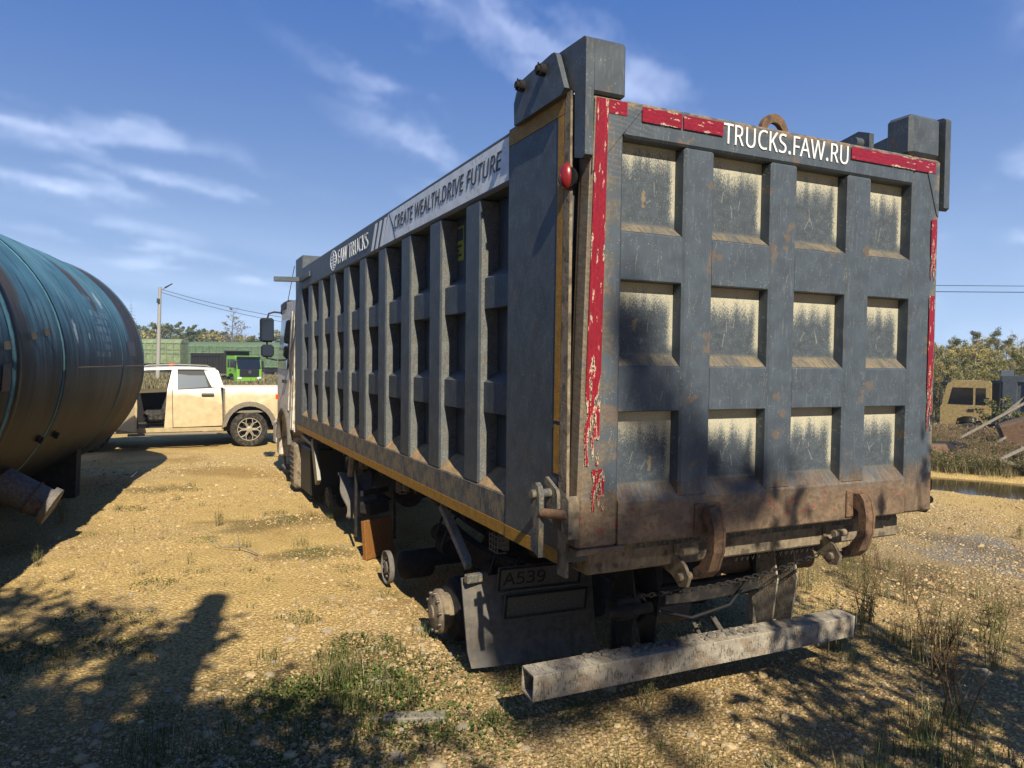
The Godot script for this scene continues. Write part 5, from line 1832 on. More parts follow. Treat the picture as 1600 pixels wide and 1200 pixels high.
# ------------------------------------------------------------------ pole, wires, boxcars
func build_background():
	var T := thing("lamp_post", "concrete lamp post with a small lamp head rising behind the pickup", "lamp post", Vector3(-2.2, BASE_Y, -77.9))
	var b := MB.new()
	b.tube([Vector3(0, -0.5, 0), Vector3(0.24, 9.15, 0)], [0.22, 0.14], 8)
	obj("post", b, M.concrete, T)
	b = MB.new()
	b.tube([Vector3(0.24, 8.75, 0.05), Vector3(0.55, 9.0, 0.05), Vector3(1.0, 9.25, 0.05)], 0.045, 6)
	obj("arm", b, M.steel, T)
	b = MB.new()
	b.rbox(Vector3(1.0, 9.32, 0.05), Vector3(0.85, 0.10, 0.28), Basis(Vector3.BACK, 0.55), 0.03)
	obj("lamp_head", b, M.black, T)
	b = MB.new()
	b.bx(Vector3(-0.06, 7.55, 0.15), Vector3(0.22, 8.0, 0.28), 0.02)
	obj("fuse_box", b, M.black, T)
	# overhead wires
	var wire := func(a: Vector3, c: Vector3, sag: float, r: float, label: String):
		var q := MB.new()
		var pts := []
		for i in 41:
			var u := i / 40.0
			pts.append(a.lerp(c, u) - Vector3(0, sag * 4.0 * u * (1.0 - u), 0))
		q.tube(pts, r, 4)
		tag(obj("overhead_wire", q, M.black), label, "wire")
	wire.call(Vector3(-1.9, 8.9, -77.9), Vector3(42.0, 9.1, -78.0), 3.1, 0.022, "upper sagging wire running from the lamp post head to the right")
	wire.call(Vector3(-1.9, 8.6, -77.9), Vector3(42.0, 8.9, -78.0), 3.35, 0.022, "lower sagging wire running from the lamp post head to the right")
	wire.call(Vector3(40.0, 8.6, -43.0), Vector3(78.0, 8.85, -26.0), 0.12, 0.024, "upper of the two level wires right of the tailgate")
	wire.call(Vector3(40.0, 8.1, -43.0), Vector3(78.0, 8.35, -26.0), 0.12, 0.030, "lower of the two level wires right of the tailgate")
	for q in [[Vector3(40.0, -1.7, -43.0), "wooden power pole behind the dump truck carrying two wires"], [Vector3(78.0, -1.7, -26.0), "wooden power pole right of the khaki truck carrying two wires"]]:
		var P := thing("power_pole", q[1], "power pole", q[0])
		b = MB.new()
		b.tube([Vector3(0, -0.4, 0), Vector3(0, 10.7, 0)], [0.16, 0.11], 8)
		obj("post", b, M.wood, P)
		b = MB.new()
		b.bx(Vector3(-0.06, 9.75, -0.5), Vector3(0.06, 9.87, 0.5))
		obj("cross_arm", b, M.wood, P)
	# three green boxcars on a siding
	var dirn := Vector3(17.0, 0, 8.6).normalized()
	var p0 := Vector3(-5.0, 0, -114.8)
	var lab := ["pale green boxcar half hidden behind the blue tank", "darker green boxcar behind the parked green dump truck", "green boxcar at the far right end of the train, behind the white cab"]
	for i in 3:
		boxcar(p0 + dirn * (14.9 * i), atan2(-dirn.z, dirn.x), lab[i], M.wagon if i != 1 else M.wagon_dark, 0.25 - 0.35 * i)
	# rails under them
	for sgn in [-0.76, 0.76]:
		b = MB.new()
		var n := dirn.cross(Vector3.UP)
		b.tube([p0 - dirn * 50.0 + n * sgn + Vector3(0, 0.15, 0), p0 + dirn * 90.0 + n * sgn + Vector3(0, -0.8, 0)], 0.07, 4)
		tag(obj("rail", b, M.rust), "steel rail on the %s side of the siding" % ("near" if sgn > 0 else "far"), "rail", "", "structure")

func boxcar(at: Vector3, turn: float, label: String, m, drop: float):
	var T := thing("boxcar", label, "freight car", at + Vector3(0, drop, 0), turn, "green boxcars standing on the siding")
	var b := MB.new()
	b.bx(Vector3(-6.9, 1.15, -1.38), Vector3(6.9, 4.05, 1.38))
	var body := obj("body", b, m, T)
	b = MB.new()
	var prof := []
	for i in 9:
		var a := PI * i / 8.0
		prof.append(Vector2(cos(a) * 1.42, 4.05 + sin(a) * 0.62))
	b.prism(prof, -6.95, 6.95, Transform3D(Basis(Vector3(0, 0, 1), Vector3(0, 1, 0), Vector3(-1, 0, 0)), Vector3.ZERO))
	obj("roof", b, m, body)
	for k in 15:
		var x := -6.85 + 13.7 * k / 14.0
		if absf(x) < 1.3: continue
		b = MB.new()
		b.bx(Vector3(x - 0.06, 1.1, 1.382), Vector3(x + 0.07, 4.08, 1.53), 0.02)
		b.bx(Vector3(x - 0.06, 1.1, -1.48), Vector3(x + 0.06, 4.08, -1.382), 0.02)
		obj("post", b, m, body)
	for y in [1.2, 2.55, 3.1, 4.0]:
		b = MB.new()
		b.bx(Vector3(-6.85, y - 0.045, 1.382), Vector3(6.85, y + 0.045, 1.44), 0.01)
		obj("girt", b, M.wagon_dark if m == M.wagon else M.wagon, body)
	for k in 2:
		b = MB.new()
		b.bx(Vector3(-1.22 + 1.23 * k, 1.25, 1.45), Vector3(-0.01 + 1.23 * k, 3.9, 1.52), 0.02)
		for j in 5: b.bx(Vector3(-1.15 + 1.23 * k, 1.4 + 0.5 * j, 1.521), Vector3(-0.08 + 1.23 * k, 1.55 + 0.5 * j, 1.55), 0.01)
		obj("door", b, m, body)
	for x in [-4.6, 4.4]:
		b = MB.new()
		b.bx(Vector3(x - 0.3, 3.3, 1.40), Vector3(x + 0.3, 3.85, 1.46), 0.01)
		obj("hatch", b, m, body)
	b = MB.new()
	b.bx(Vector3(-7.1, 0.85, -1.2), Vector3(7.1, 1.148, 1.2))
	obj("underframe", b, M.under, T)
	for x in [-5.0, 5.0]:
		b = MB.new()
		b.bx(Vector3(x - 1.2, 0.5, -1.05), Vector3(x + 1.2, 0.82, 1.05), 0.05)
		var bg := obj("bogie", b, M.under, T)
		for dx in [-0.92, 0.92]:
			b = MB.new()
			b.tube([Vector3(x + dx, 0.48, -0.85), Vector3(x + dx, 0.48, 0.85)], 0.06, 6)
			for z in [-0.85, 0.72]: b.tube([Vector3(x + dx, 0.48, z), Vector3(x + dx, 0.48, z + 0.13)], 0.47, 18)
			obj("wheelset", b, M.under, bg)

# ------------------------------------------------------------------ the two trucks further off
func far_truck(T: Node3D, paint, bed_mat, with_ribs: int):
	# nose at x = 0 facing -x, y up, width along z, centred
	var b := MB.new()
	b.prism([Vector2(0.0, 0.75), Vector2(0.0, 1.75), Vector2(0.28, 2.85), Vector2(0.5, 3.0), Vector2(1.95, 3.02), Vector2(2.05, 2.9), Vector2(2.05, 1.05), Vector2(1.75, 1.05), Vector2(1.62, 1.25), Vector2(1.35, 1.36), Vector2(1.0, 1.36), Vector2(0.72, 1.25), Vector2(0.6, 0.95), Vector2(0.55, 0.75)], -1.22, 1.22)
	var cab := obj("cab", b, paint, T)
	b = MB.new()
	b.rbox(Vector3(0.125, 2.26, 0), Vector3(0.03, 1.02, 2.32), Basis(Vector3.BACK, -0.25))
	obj("windscreen", b, M.dark_glass, cab)
	for z in [-1, 1]:
		b = MB.new()
		b.prism([Vector2(0.32, 1.90), Vector2(1.35, 1.90), Vector2(1.35, 2.68), Vector2(0.50, 2.68)], z * 1.222, z * 1.232)
		obj("side_window", b, M.dark_glass, cab)
		b = MB.new()
		b.prism([Vector2(1.45, 1.90), Vector2(1.85, 1.90), Vector2(1.85, 2.68), Vector2(1.45, 2.68)], z * 1.222, z * 1.230)
		obj("side_window", b, M.dark_glass, cab)
		b = MB.new()
		b.bx(Vector3(1.15, 1.60, z * 1.225), Vector3(1.38, 1.70, z * 1.26))
		obj("door_handle", b, M.black, cab)
		b = MB.new()
		b.bx(Vector3(0.0, 1.85, z * 1.36 - 0.11), Vector3(0.10, 2.55, z * 1.36 + 0.11), 0.03)
		b.tube([Vector3(0.15, 2.7, z * 1.2), Vector3(0.05, 2.7, z * 1.36), Vector3(0.05, 2.5, z * 1.36)], 0.02, 6)
		obj("mirror", b, M.black, cab)
		b = MB.new()
		b.bx(Vector3(-0.09, 0.80, z * 0.98 - 0.2), Vector3(0.0, 1.02, z * 0.98 + 0.2), 0.04)
		obj("headlight", b, mat(Color(0.85, 0.87, 0.88), 0.15), cab)
	b = MB.new()
	b.bx(Vector3(-0.05, 1.02, -0.98), Vector3(-0.002, 1.76, 0.98), 0.03)
	for k in 4: b.bx(Vector3(-0.07, 1.18 + 0.13 * k, -0.8), Vector3(-0.052, 1.23 + 0.13 * k, 0.8))
	var gr := obj("grille", b, M.black, cab)
	b = MB.new()
	b.tube([Vector3(-0.08, 1.50, 0), Vector3(-0.10, 1.50, 0)], 0.16, 16)
	obj("badge", b, M.steel, gr)
	b = MB.new()
	b.bx(Vector3(-0.10, 0.48, -1.24), Vector3(0.45, 0.74, 1.24), 0.06)
	obj("bumper", b, paint, T)
	b = MB.new()
	b.bx(Vector3(-0.12, 0.50, -0.6), Vector3(-0.102, 0.68, 0.6), 0.01)
	obj("bumper_grille", b, M.black, T)
	b = MB.new()
	b.bx(Vector3(-0.115, 0.36, -0.26), Vector3(-0.095, 0.47, 0.26))
	obj("licence_plate", b, M.white, T)
	b = MB.new()
	b.bx(Vector3(0.0, 2.80, -1.15), Vector3(0.3, 2.95, 1.15), 0.04)
	obj("sun_visor", b, M.black, cab)
	b = MB.new()
	for z in [-0.4, 0.36]: b.bx(Vector3(0.4, 0.75, z), Vector3(9.2, 1.0, z + 0.08))
	b.bx(Vector3(2.1, 0.5, -1.1), Vector3(3.2, 1.0, 1.1), 0.05)
	obj("chassis", b, M.under, T)
	for q in [1.18, 3.5, 7.0, 8.4]:
		for z in [-1.0, 1.0]:
			b = MB.new()
			var fr := Transform3D(Basis(Vector3(1, 0, 0), Vector3(0, 0, z), Vector3(0, -z, 0)), Vector3(q, 0.52, z * 1.16))
			b.lathe([Vector2(0.0, -0.3), Vector2(0.42, -0.32), Vector2(0.52, -0.26), Vector2(0.53, -0.05), Vector2(0.47, 0.0), Vector2(0.32, 0.0), Vector2(0.28, -0.06), Vector2(0.12, -0.08), Vector2(0.10, 0.02), Vector2(0.0, 0.02)], 24, fr)
			obj("wheel", b, M.rubber, T)
	# dump body
	b = MB.new()
	b.bx(Vector3(2.45, 1.35, -1.20), Vector3(9.6, 3.25, -1.14))
	b.bx(Vector3(2.45, 1.35, 1.14), Vector3(9.6, 3.25, 1.20))
	b.bx(Vector3(2.45, 1.30, -1.20), Vector3(9.6, 1.348, 1.20))
	b.bx(Vector3(9.5, 1.36, -1.138), Vector3(9.6, 3.2, 1.138))
	var bed := obj("dump_body", b, bed_mat, T)
	b = MB.new()
	b.bx(Vector3(2.40, 1.36, -1.25), Vector3(2.449, 3.5, 1.25), 0.01)
	b.bx(Vector3(1.9, 3.40, -1.2), Vector3(2.398, 3.46, 1.2), 0.01)
	obj("headboard", b, bed_mat, bed)
	for z in [-1, 1]:
		b = MB.new()
		b.bx(Vector3(2.45, 2.98, z * 1.202), Vector3(9.6, 3.26, z * 1.30), 0.01)
		b.bx(Vector3(2.45, 1.32, z * 1.202), Vector3(9.6, 1.55, z * 1.30), 0.01)
		obj("side_rail", b, bed_mat, bed)
		for k in with_ribs:
			b = MB.new()
			var x := 2.5 + (9.35 - 2.5) * k / (with_ribs - 1)
			b.bx(Vector3(x, 1.552, z * 1.202), Vector3(x + (0.22 if k > 0 else 0.55), 2.978, z * 1.30), 0.01)
			obj("rib", b, bed_mat, bed)

func build_far_trucks():
	var T := thing("dump_truck", "bright green cab dump truck parked facing the viewer, before the boxcars", "truck", Vector3(5.6, -0.62, -70.0), deg_to_rad(112.0))
	far_truck(T, M.lime, M.under, 12)
	T = thing("dump_truck", "khaki cab dump truck seen from its left side behind bushes on the right", "truck", Vector3(32.65, -1.66, -20.2), deg_to_rad(-70.0))
	far_truck(T, M.khaki, M.paint, 9)

# ------------------------------------------------------------------ trees and plants
func leaf_at(b: MB, p: Vector3, sz: float, col: Color, up_bias := 0.5):
	var n := Vector3(rng.randfn(), rng.randfn() + up_bias, rng.randfn()).normalized()
	var a := n.cross(Vector3(rng.randfn(), rng.randfn(), rng.randfn())).normalized()
	var c := n.cross(a)
	var l := sz * rng.randf_range(0.7, 1.3)
	var w := l * 0.55
	b.color = col
	var q := [p - a * l * 0.5, p + c * w * 0.5 + n * l * 0.08, p + a * l * 0.5, p - c * w * 0.5 + n * l * 0.08]
	for k in [[0, 1, 2], [0, 2, 3]]:
		b.put(q[k[0]], n, Vector2()); b.put(q[k[1]], n, Vector2()); b.put(q[k[2]], n, Vector2())

# a broad-leaved tree with its base at the origin: trunk with limbs, crown of single leaves in clumps
func leafy_tree(called: String, label: String, h: float, spread: float, leaf: float, per: int, tones: Array, bare_top: float, bark, low := 0.25, group := "", lean := 0.0, limbs := 16) -> Node3D:
	var T := thing(called, label, "tree", Vector3.ZERO, 0.0, group)
	var t := MB.new()
	var crown := MB.new()
	var path := []
	var rad := []
	var wob := Vector3(rng.randf_range(-0.04, 0.04) + lean, 0, rng.randf_range(-0.04, 0.04)) * h
	for i in 9:
		var u := i / 8.0
		path.append(Vector3(wob.x * u * u + 0.012 * h * sin(u * 7.0), h * u, wob.z * u * u + 0.010 * h * sin(u * 5.0 + 2.0)))
		rad.append(h * 0.0165 * (1.0 - u * 0.93))
	t.tube(path, rad, 7)
	for k in limbs:
		var u := low + (0.97 - low) * (k + rng.randf() * 0.6) / limbs
		var i := int(u * 8.0)
		var p0: Vector3 = (path[i] as Vector3).lerp(path[mini(i + 1, 8)], u * 8.0 - i)
		var az := k * 2.399 + rng.randf_range(-0.5, 0.5)
		var shape := sin(PI * clampf((u - low) / (1.0 - low) * 0.72 + 0.26, 0, 1))
		var l := spread * (0.35 + 0.65 * shape) * rng.randf_range(0.75, 1.15)
		var rise := rng.randf_range(0.35, 0.85)
		var pts := []
		var rr := []
		for j in 5:
			var w := j / 4.0
			pts.append(p0 + Vector3(cos(az) * l * w, l * rise * w * (0.6 + 0.4 * w), sin(az) * l * w) + Vector3(rng.randfn(), rng.randfn(), rng.randfn()) * 0.03 * l * w)
			rr.append(maxf(h * 0.0065 * (1.0 - u * 0.6) * (1.0 - w * 0.8), 0.006))
		t.tube(pts, rr, 5, false)
		# twigs, and the leaves along them
		for j in 7:
			var w := rng.randf_range(0.25, 1.0)
			var q: Vector3 = (pts[int(w * 3.99)] as Vector3).lerp(pts[int(w * 3.99) + 1], fposmod(w * 3.99, 1.0))
			var d := Vector3(cos(az) + rng.randfn() * 0.8, rng.randf_range(0.0, 1.0), sin(az) + rng.randfn() * 0.8).normalized() * l * rng.randf_range(0.22, 0.5)
			t.tube([q, q + d * 0.5 + Vector3(0, 0.03 * l, 0), q + d], [0.010 + h * 0.0008, 0.007 + h * 0.0004, 0.004], 3, false)
			if u > bare_top and rng.randf() < 0.85: continue
			var tone: Color = tones[rng.randi() % tones.size()]
			tone = tone * rng.randf_range(0.8, 1.2)
			for m in per:
				var v := rng.randf_range(0.1, 1.1)
				var p := q + d * v + Vector3(rng.randfn(), rng.randfn() * 0.8, rng.randfn()) * l * 0.11
				leaf_at(crown, p, leaf, tone * rng.randf_range(0.8, 1.2))
	obj("trunk", t, bark, T)
	obj("crown", crown, M.leaf, T)
	return T

func spruce(label: String, h: float, spread: float, group: String) -> Node3D:
	var T := thing("spruce_tree", label, "tree", Vector3.ZERO, 0.0, group)
	var t := MB.new()
	t.tube([Vector3(0, -0.2, 0), Vector3(0, h * 0.5, 0), Vector3(0, h, 0)], [h * 0.016, h * 0.009, 0.01], 6)
	var c := MB.new()
	var tiers := 22
	for k in tiers:
		var u := 0.10 + 0.89 * k / (tiers - 1)
		var n := int(lerpf(11, 4, u))
		for j in n:
			var az := TAU * j / n + k * 1.3 + rng.randf() * 0.4
			var l := spread * pow(1.0 - u, 0.85) * rng.randf_range(0.7, 1.15) + 0.12
			var o := Vector3(cos(az), 0, sin(az))
			var sd := Vector3(-sin(az), 0, cos(az))
			c.color = Color(0.035, 0.062, 0.025) * rng.randf_range(0.7, 1.3)
			for m in 7:
				var w := (m + 1) / 7.0
				var p := Vector3(0, h * u, 0) + o * l * w + Vector3(0, 0.10 * l * w - 0.35 * l * w * w, 0)
				for sgn in [-1.0, 1.0]:
					var q: Vector3 = p + sd * sgn * l * 0.30 * (1.15 - w) + o * l * 0.10 - Vector3(0, l * 0.10, 0)
					c.stri(p - o * l * 0.12, p + o * l * 0.05, q, Vector3.UP, Vector3.UP, (Vector3.UP + o).normalized())
	obj("trunk", t, M.bark, T)
	obj("crown", c, M.leaf, T)
	return T

func build_trees():
	var yel := [Color(0.33, 0.29, 0.11), Color(0.27, 0.255, 0.095), Color(0.19, 0.195, 0.075), Color(0.34, 0.27, 0.10)]
	var grn := [Color(0.07, 0.095, 0.03), Color(0.095, 0.12, 0.035), Color(0.13, 0.13, 0.04)]
	var gre := [Color(0.20, 0.17, 0.10), Color(0.17, 0.155, 0.085), Color(0.22, 0.19, 0.12)]
	# right hand wood beyond the khaki truck
	var g := "autumn trees beyond the khaki truck"
	var kinds := [
		leafy_tree("birch_tree", "thin birch with a yellow green crown beyond the khaki truck", 7.6, 1.8, 0.13, 120, yel, 0.86, M.birch, 0.22, g),
		leafy_tree("birch_tree", "dense green birch beyond the khaki truck", 7.0, 2.0, 0.13, 120, yel.slice(1) + grn.slice(2), 1.0, M.birch, 0.12, g),
		leafy_tree("birch_tree", "half bare birch with grey twigs beyond the khaki truck", 8.2, 1.6, 0.11, 44, gre, 0.62, M.birch, 0.25, g, 0.0, 22),
	]
	var where := []
	for k in 54:
		where.append([45.0 + rng.randf() * 34.0, 0.0, k])
	for k in where.size():
		var az := deg_to_rad(52.5 + 10.5 * fposmod(k * 0.618, 1.0) + (0.0 if k < 30 else -1.0))
		var d: float = 46.0 + 26.0 * fposmod(k * 0.37, 1.0)
		var at := Vector3(-1.77 + sin(az) * d, 0, 3.22 - cos(az) * d)
		at.y = ground_y(at.x, at.z) - 0.1
		var sc := rng.randf_range(0.70, 1.0) * (0.66 + 0.2 * ss(0.0, 1.0, (d - 46.0) / 26.0))
		var kk := k % 3
		if k == 5: kk = 2
		var o: Node3D = kinds[kk]
		if k >= 3: o = dup(kinds[kk], at, 0.0)
		o.position = at
		o.rotation.y = rng.randf() * TAU
		o.scale = Vector3(sc, sc * rng.randf_range(0.92, 1.1), sc)
	# trees behind the boxcars
	g = "trees behind the boxcars"
	var far := [
		leafy_tree("broadleaf_tree", "olive green tree behind the boxcars", 9.0, 2.6, 0.36, 36, grn, 1.0, M.bark, 0.15, g),
		leafy_tree("broadleaf_tree", "yellowing tree behind the boxcars", 8.0, 2.6, 0.36, 36, yel, 1.0, M.bark, 0.12, g),
		spruce("dark spruce behind the boxcars", 9.5, 1.9, g),
	]
	var bare := leafy_tree("broadleaf_tree", "tall half bare tree standing above the others behind the boxcars", 13.0, 2.2, 0.3, 20, gre, 0.62, M.bark, 0.2, "", 0.0, 26)
	bare.position = Vector3(10.3, -1.0, -146.0)
	var sp := spruce("slender spruce right of the blue tank, left of the lamp post", 13.0, 2.1, "")
	sp.position = Vector3(-6.6, -1.0, -140.0)
	for k in 60:
		var az := deg_to_rad(-4.5 + 18.0 * (k + rng.randf() * 0.8) / 60.0)
		var d := rng.randf_range(136.0, 172.0)
		var at := Vector3(-1.77 + sin(az) * d, -1.0, 3.22 - cos(az) * d)
		var kk: int = [0, 1, 2, 0, 1, 1, 0][k % 7]
		if az > deg_to_rad(7.0): kk = [1, 1, 0, 1][k % 4]
		var o: Node3D = far[kk]
		if k >= 3: o = dup(far[kk], at)
		elif k == 1: o = far[1]
		if k < 3: o = far[k]
		o.position = at
		o.rotation.y = rng.randf() * TAU
		var sc := rng.randf_range(0.75, 1.1)
		o.scale = Vector3.ONE * sc
	# trees behind the viewer whose shade falls across the yard
	var sh := leafy_tree("roadside_tree", "leafy roadside tree behind the viewer at the left", 7.9, 1.8, 0.14, 90, grn, 1.0, M.bark, 0.44, "", 0.0, 26)
	sh.position = Vector3(-4.75, BASE_Y, 6.7)
	sh = leafy_tree("roadside_tree", "tall sparse roadside tree far behind the viewer at the middle", 13.7, 0.62, 0.16, 16, yel, 1.0, M.bark, 0.855, "", 0.0, 9)
	sh.position = Vector3(-1.0, BASE_Y, 14.0)
	sh = leafy_tree("roadside_tree", "low bushy roadside tree behind the viewer at the right", 4.3, 1.35, 0.12, 26, grn, 1.0, M.bark, 0.45, "", 0.0, 14)
	sh.position = Vector3(1.55, BASE_Y, 4.9)
	sh = leafy_tree("roadside_tree", "small bushy roadside tree close behind the viewer", 5.7, 1.55, 0.13, 90, grn, 1.0, M.bark, 0.46, "", 0.0, 21)
	sh.position = Vector3(-3.45, BASE_Y, 5.3)
	sh = leafy_tree("roadside_tree", "leafy roadside tree behind the viewer, farthest to the left", 6.6, 1.9, 0.14, 80, grn, 1.0, M.bark, 0.40, "", 0.0, 22)
	sh.position = Vector3(-5.2, BASE_Y, 5.0)
	# broken trunk that throws the dark bar across the gravel
	var b := MB.new()
	b.tube([Vector3(0, -0.2, 0), Vector3(0.15, 2.0, 0), Vector3(0.31, 4.2, 0.0), Vector3(0.50, 6.72, 0.0)], [0.17, 0.15, 0.135, 0.115], 10)
	var sn := obj("broken_trunk", b, M.bark)
	sn.position = Vector3(-3.03, BASE_Y, 5.0)
	tag(sn, "tall broken tree trunk without branches behind the viewer", "tree trunk")

func build_scrap():
	# bolted bars and a rusty plate lying in the weeds on the right
	var T := thing("scrap_trestle", "grey weathered triangular trestle of bars lying in the weeds at the right edge", "scrap trestle", Vector3(12.8, -0.1, -5.35))
	var b := MB.new()
	for q in [[Vector3(-0.25, 0.30, -0.1), Vector3(1.05, 1.05, 0.6)], [Vector3(0.08, 0.52, 0.05), Vector3(0.75, 0.30, 0.45)], [Vector3(-0.3, 0.30, -0.12), Vector3(-0.05, 0.16, 0.2)]]:
		var d: Vector3 = q[1] - q[0]
		var m: Vector3 = (q[0] + q[1]) / 2.0
		b = MB.new()
		var bas := Basis.looking_at(d.normalized(), Vector3.UP)
		b.rbox(m, Vector3(0.055, 0.055, d.length()), bas, 0.006)
		obj("bar", b, M.wood, T)
	T = thing("scrap_bars", "pale thin bars slanting up out of the bushes before the khaki truck", "scrap bars", Vector3(17.3, -0.3, -8.6))
	for q in [[Vector3(-0.9, 0.2, -0.6), Vector3(1.5, 2.1, 1.2)], [Vector3(-0.3, 0.2, 0.1), Vector3(1.4, 1.6, 1.3)]]:
		var d: Vector3 = q[1] - q[0]
		var m: Vector3 = (q[0] + q[1]) / 2.0
		b = MB.new()
		b.rbox(m, Vector3(0.06, 0.06, d.length()), Basis.looking_at(d.normalized(), Vector3.UP), 0.006)
		obj("bar", b, M.wood, T)
	b = MB.new()
	b.prism([Vector2(0.0, 0.0), Vector2(0.3, 0.52), Vector2(-0.12, 0.1)], 0.0, 0.02, Transform3D(Basis(Vector3.UP, -0.9), Vector3(0.35, 1.0, 0.25)))
	obj("gusset_plate", b, M.wood, T)
	b = MB.new()
	b.rbox(Vector3(0.0, 0.55, 0.0), Vector3(2.4, 1.1, 1.0), Basis(Vector3.UP, -0.95) * Basis(Vector3.BACK, 0.35), 0.05)
	var o := obj("rusty_bin", b, M.rust)
	tag(o, "rusty brown steel bin lying tilted in the weeds at the right edge", "scrap bin")
	o.position = Vector3(18.4, -0.2, -7.6)
	b = MB.new()
	b.rbox(Vector3(0, 0.12, 0), Vector3(0.75, 0.42, 0.5), Basis(Vector3.UP, -0.8) * Basis(Vector3.RIGHT, 0.2), 0.06)
	b.rbox(Vector3(0.3, 0.30, 0.2), Vector3(0.3, 0.12, 0.3), Basis(Vector3.UP, -0.3), 0.03)
	o = obj("scrap_part", b, M.under)
	tag(o, "black machine part lying in the weeds before the khaki truck", "scrap part")
	o.position = Vector3(13.9, -0.1, -7.6)
	b = MB.new()
	b.tube([Vector3(-1.3, 0.18, -0.8), Vector3(0.9, 0.22, 0.6)], 0.16, 12)
	o = obj("scrap_pipe", b, M.rust)
	tag(o, "rusty pipe lying in the weeds right of the tailgate", "scrap pipe")
	o.position = Vector3(12.6, -0.1, -7.8)

func grass_mesh(n: int, h: float, spread: float, w: float, cols: Array, droop := 0.5) -> MB:
	var b := MB.new()
	for i in n:
		var az := rng.randf() * TAU
		var o := Vector3(cos(az), 0, sin(az))
		var sd := Vector3(-sin(az), 0, cos(az))
		var l := h * rng.randf_range(0.45, 1.1)
		var base := Vector3(rng.randfn() * spread * 0.3, -0.01, rng.randfn() * spread * 0.3)
		var tilt := rng.randf_range(0.1, 0.75) * droop
		b.color = (cols[rng.randi() % cols.size()] as Color) * rng.randf_range(0.75, 1.25)
		var pr := []
		for j in 4:
			var u := j / 3.0
			pr.append([base + o * l * tilt * u * u * 1.2 + Vector3(0, l * u * (1.0 - 0.35 * tilt * u), 0), w * (1.0 - u * 0.9)])
		for j in 3:
			var a: Vector3 = pr[j][0] - sd * pr[j][1] * 0.5
			var c: Vector3 = pr[j][0] + sd * pr[j][1] * 0.5
			var d: Vector3 = pr[j + 1][0] + sd * pr[j + 1][1] * 0.5
			var e: Vector3 = pr[j + 1][0] - sd * pr[j + 1][1] * 0.5
			var n1 := (Vector3.UP * 0.6 - o * 0.5).normalized()
			b.stri(a, c, d, n1, n1, n1)
			b.stri(a, d, e, n1, n1, n1)
	return b

func weed_mesh(h: float, stems: int, leaf: float, leaf_cols: Array, stem_col: Color, dens: int) -> MB:
	var b := MB.new()
	for i in stems:
		var az := rng.randf() * TAU
		var lean := rng.randf_range(0.05, 0.45)
		var l := h * rng.randf_range(0.55, 1.05)
		var p0 := Vector3(rng.randfn() * 0.05, -0.01, rng.randfn() * 0.05)
		var tip := p0 + Vector3(cos(az) * lean * l, l, sin(az) * lean * l)
		var pts := [p0, p0.lerp(tip, 0.5) + Vector3(rng.randfn(), 0, rng.randfn()) * 0.03 * h, tip]
		b.color = stem_col * rng.randf_range(0.8, 1.2)
		b.tube(pts, [0.004 + h * 0.003, 0.003 + h * 0.002, 0.0015], 4, false)
		for k in 6:
			var u := rng.randf_range(0.25, 0.95)
			var q: Vector3 = (pts[0] as Vector3).lerp(pts[2], u)
			var a2 := rng.randf() * TAU
			var e := q + Vector3(cos(a2), rng.randf_range(0.4, 1.1), sin(a2)) * h * 0.16 * (1.2 - u)
			b.color = stem_col
			b.tube([q, e], [0.002 + h * 0.001, 0.0012], 3, false)
			for m in dens:
				leaf_at(b, q.lerp(e, rng.randf()) + Vector3(rng.randfn(), rng.randfn(), rng.randfn()) * 0.025 * h, leaf, (leaf_cols[rng.randi() % leaf_cols.size()] as Color) * rng.randf_range(0.7, 1.3))
	return b

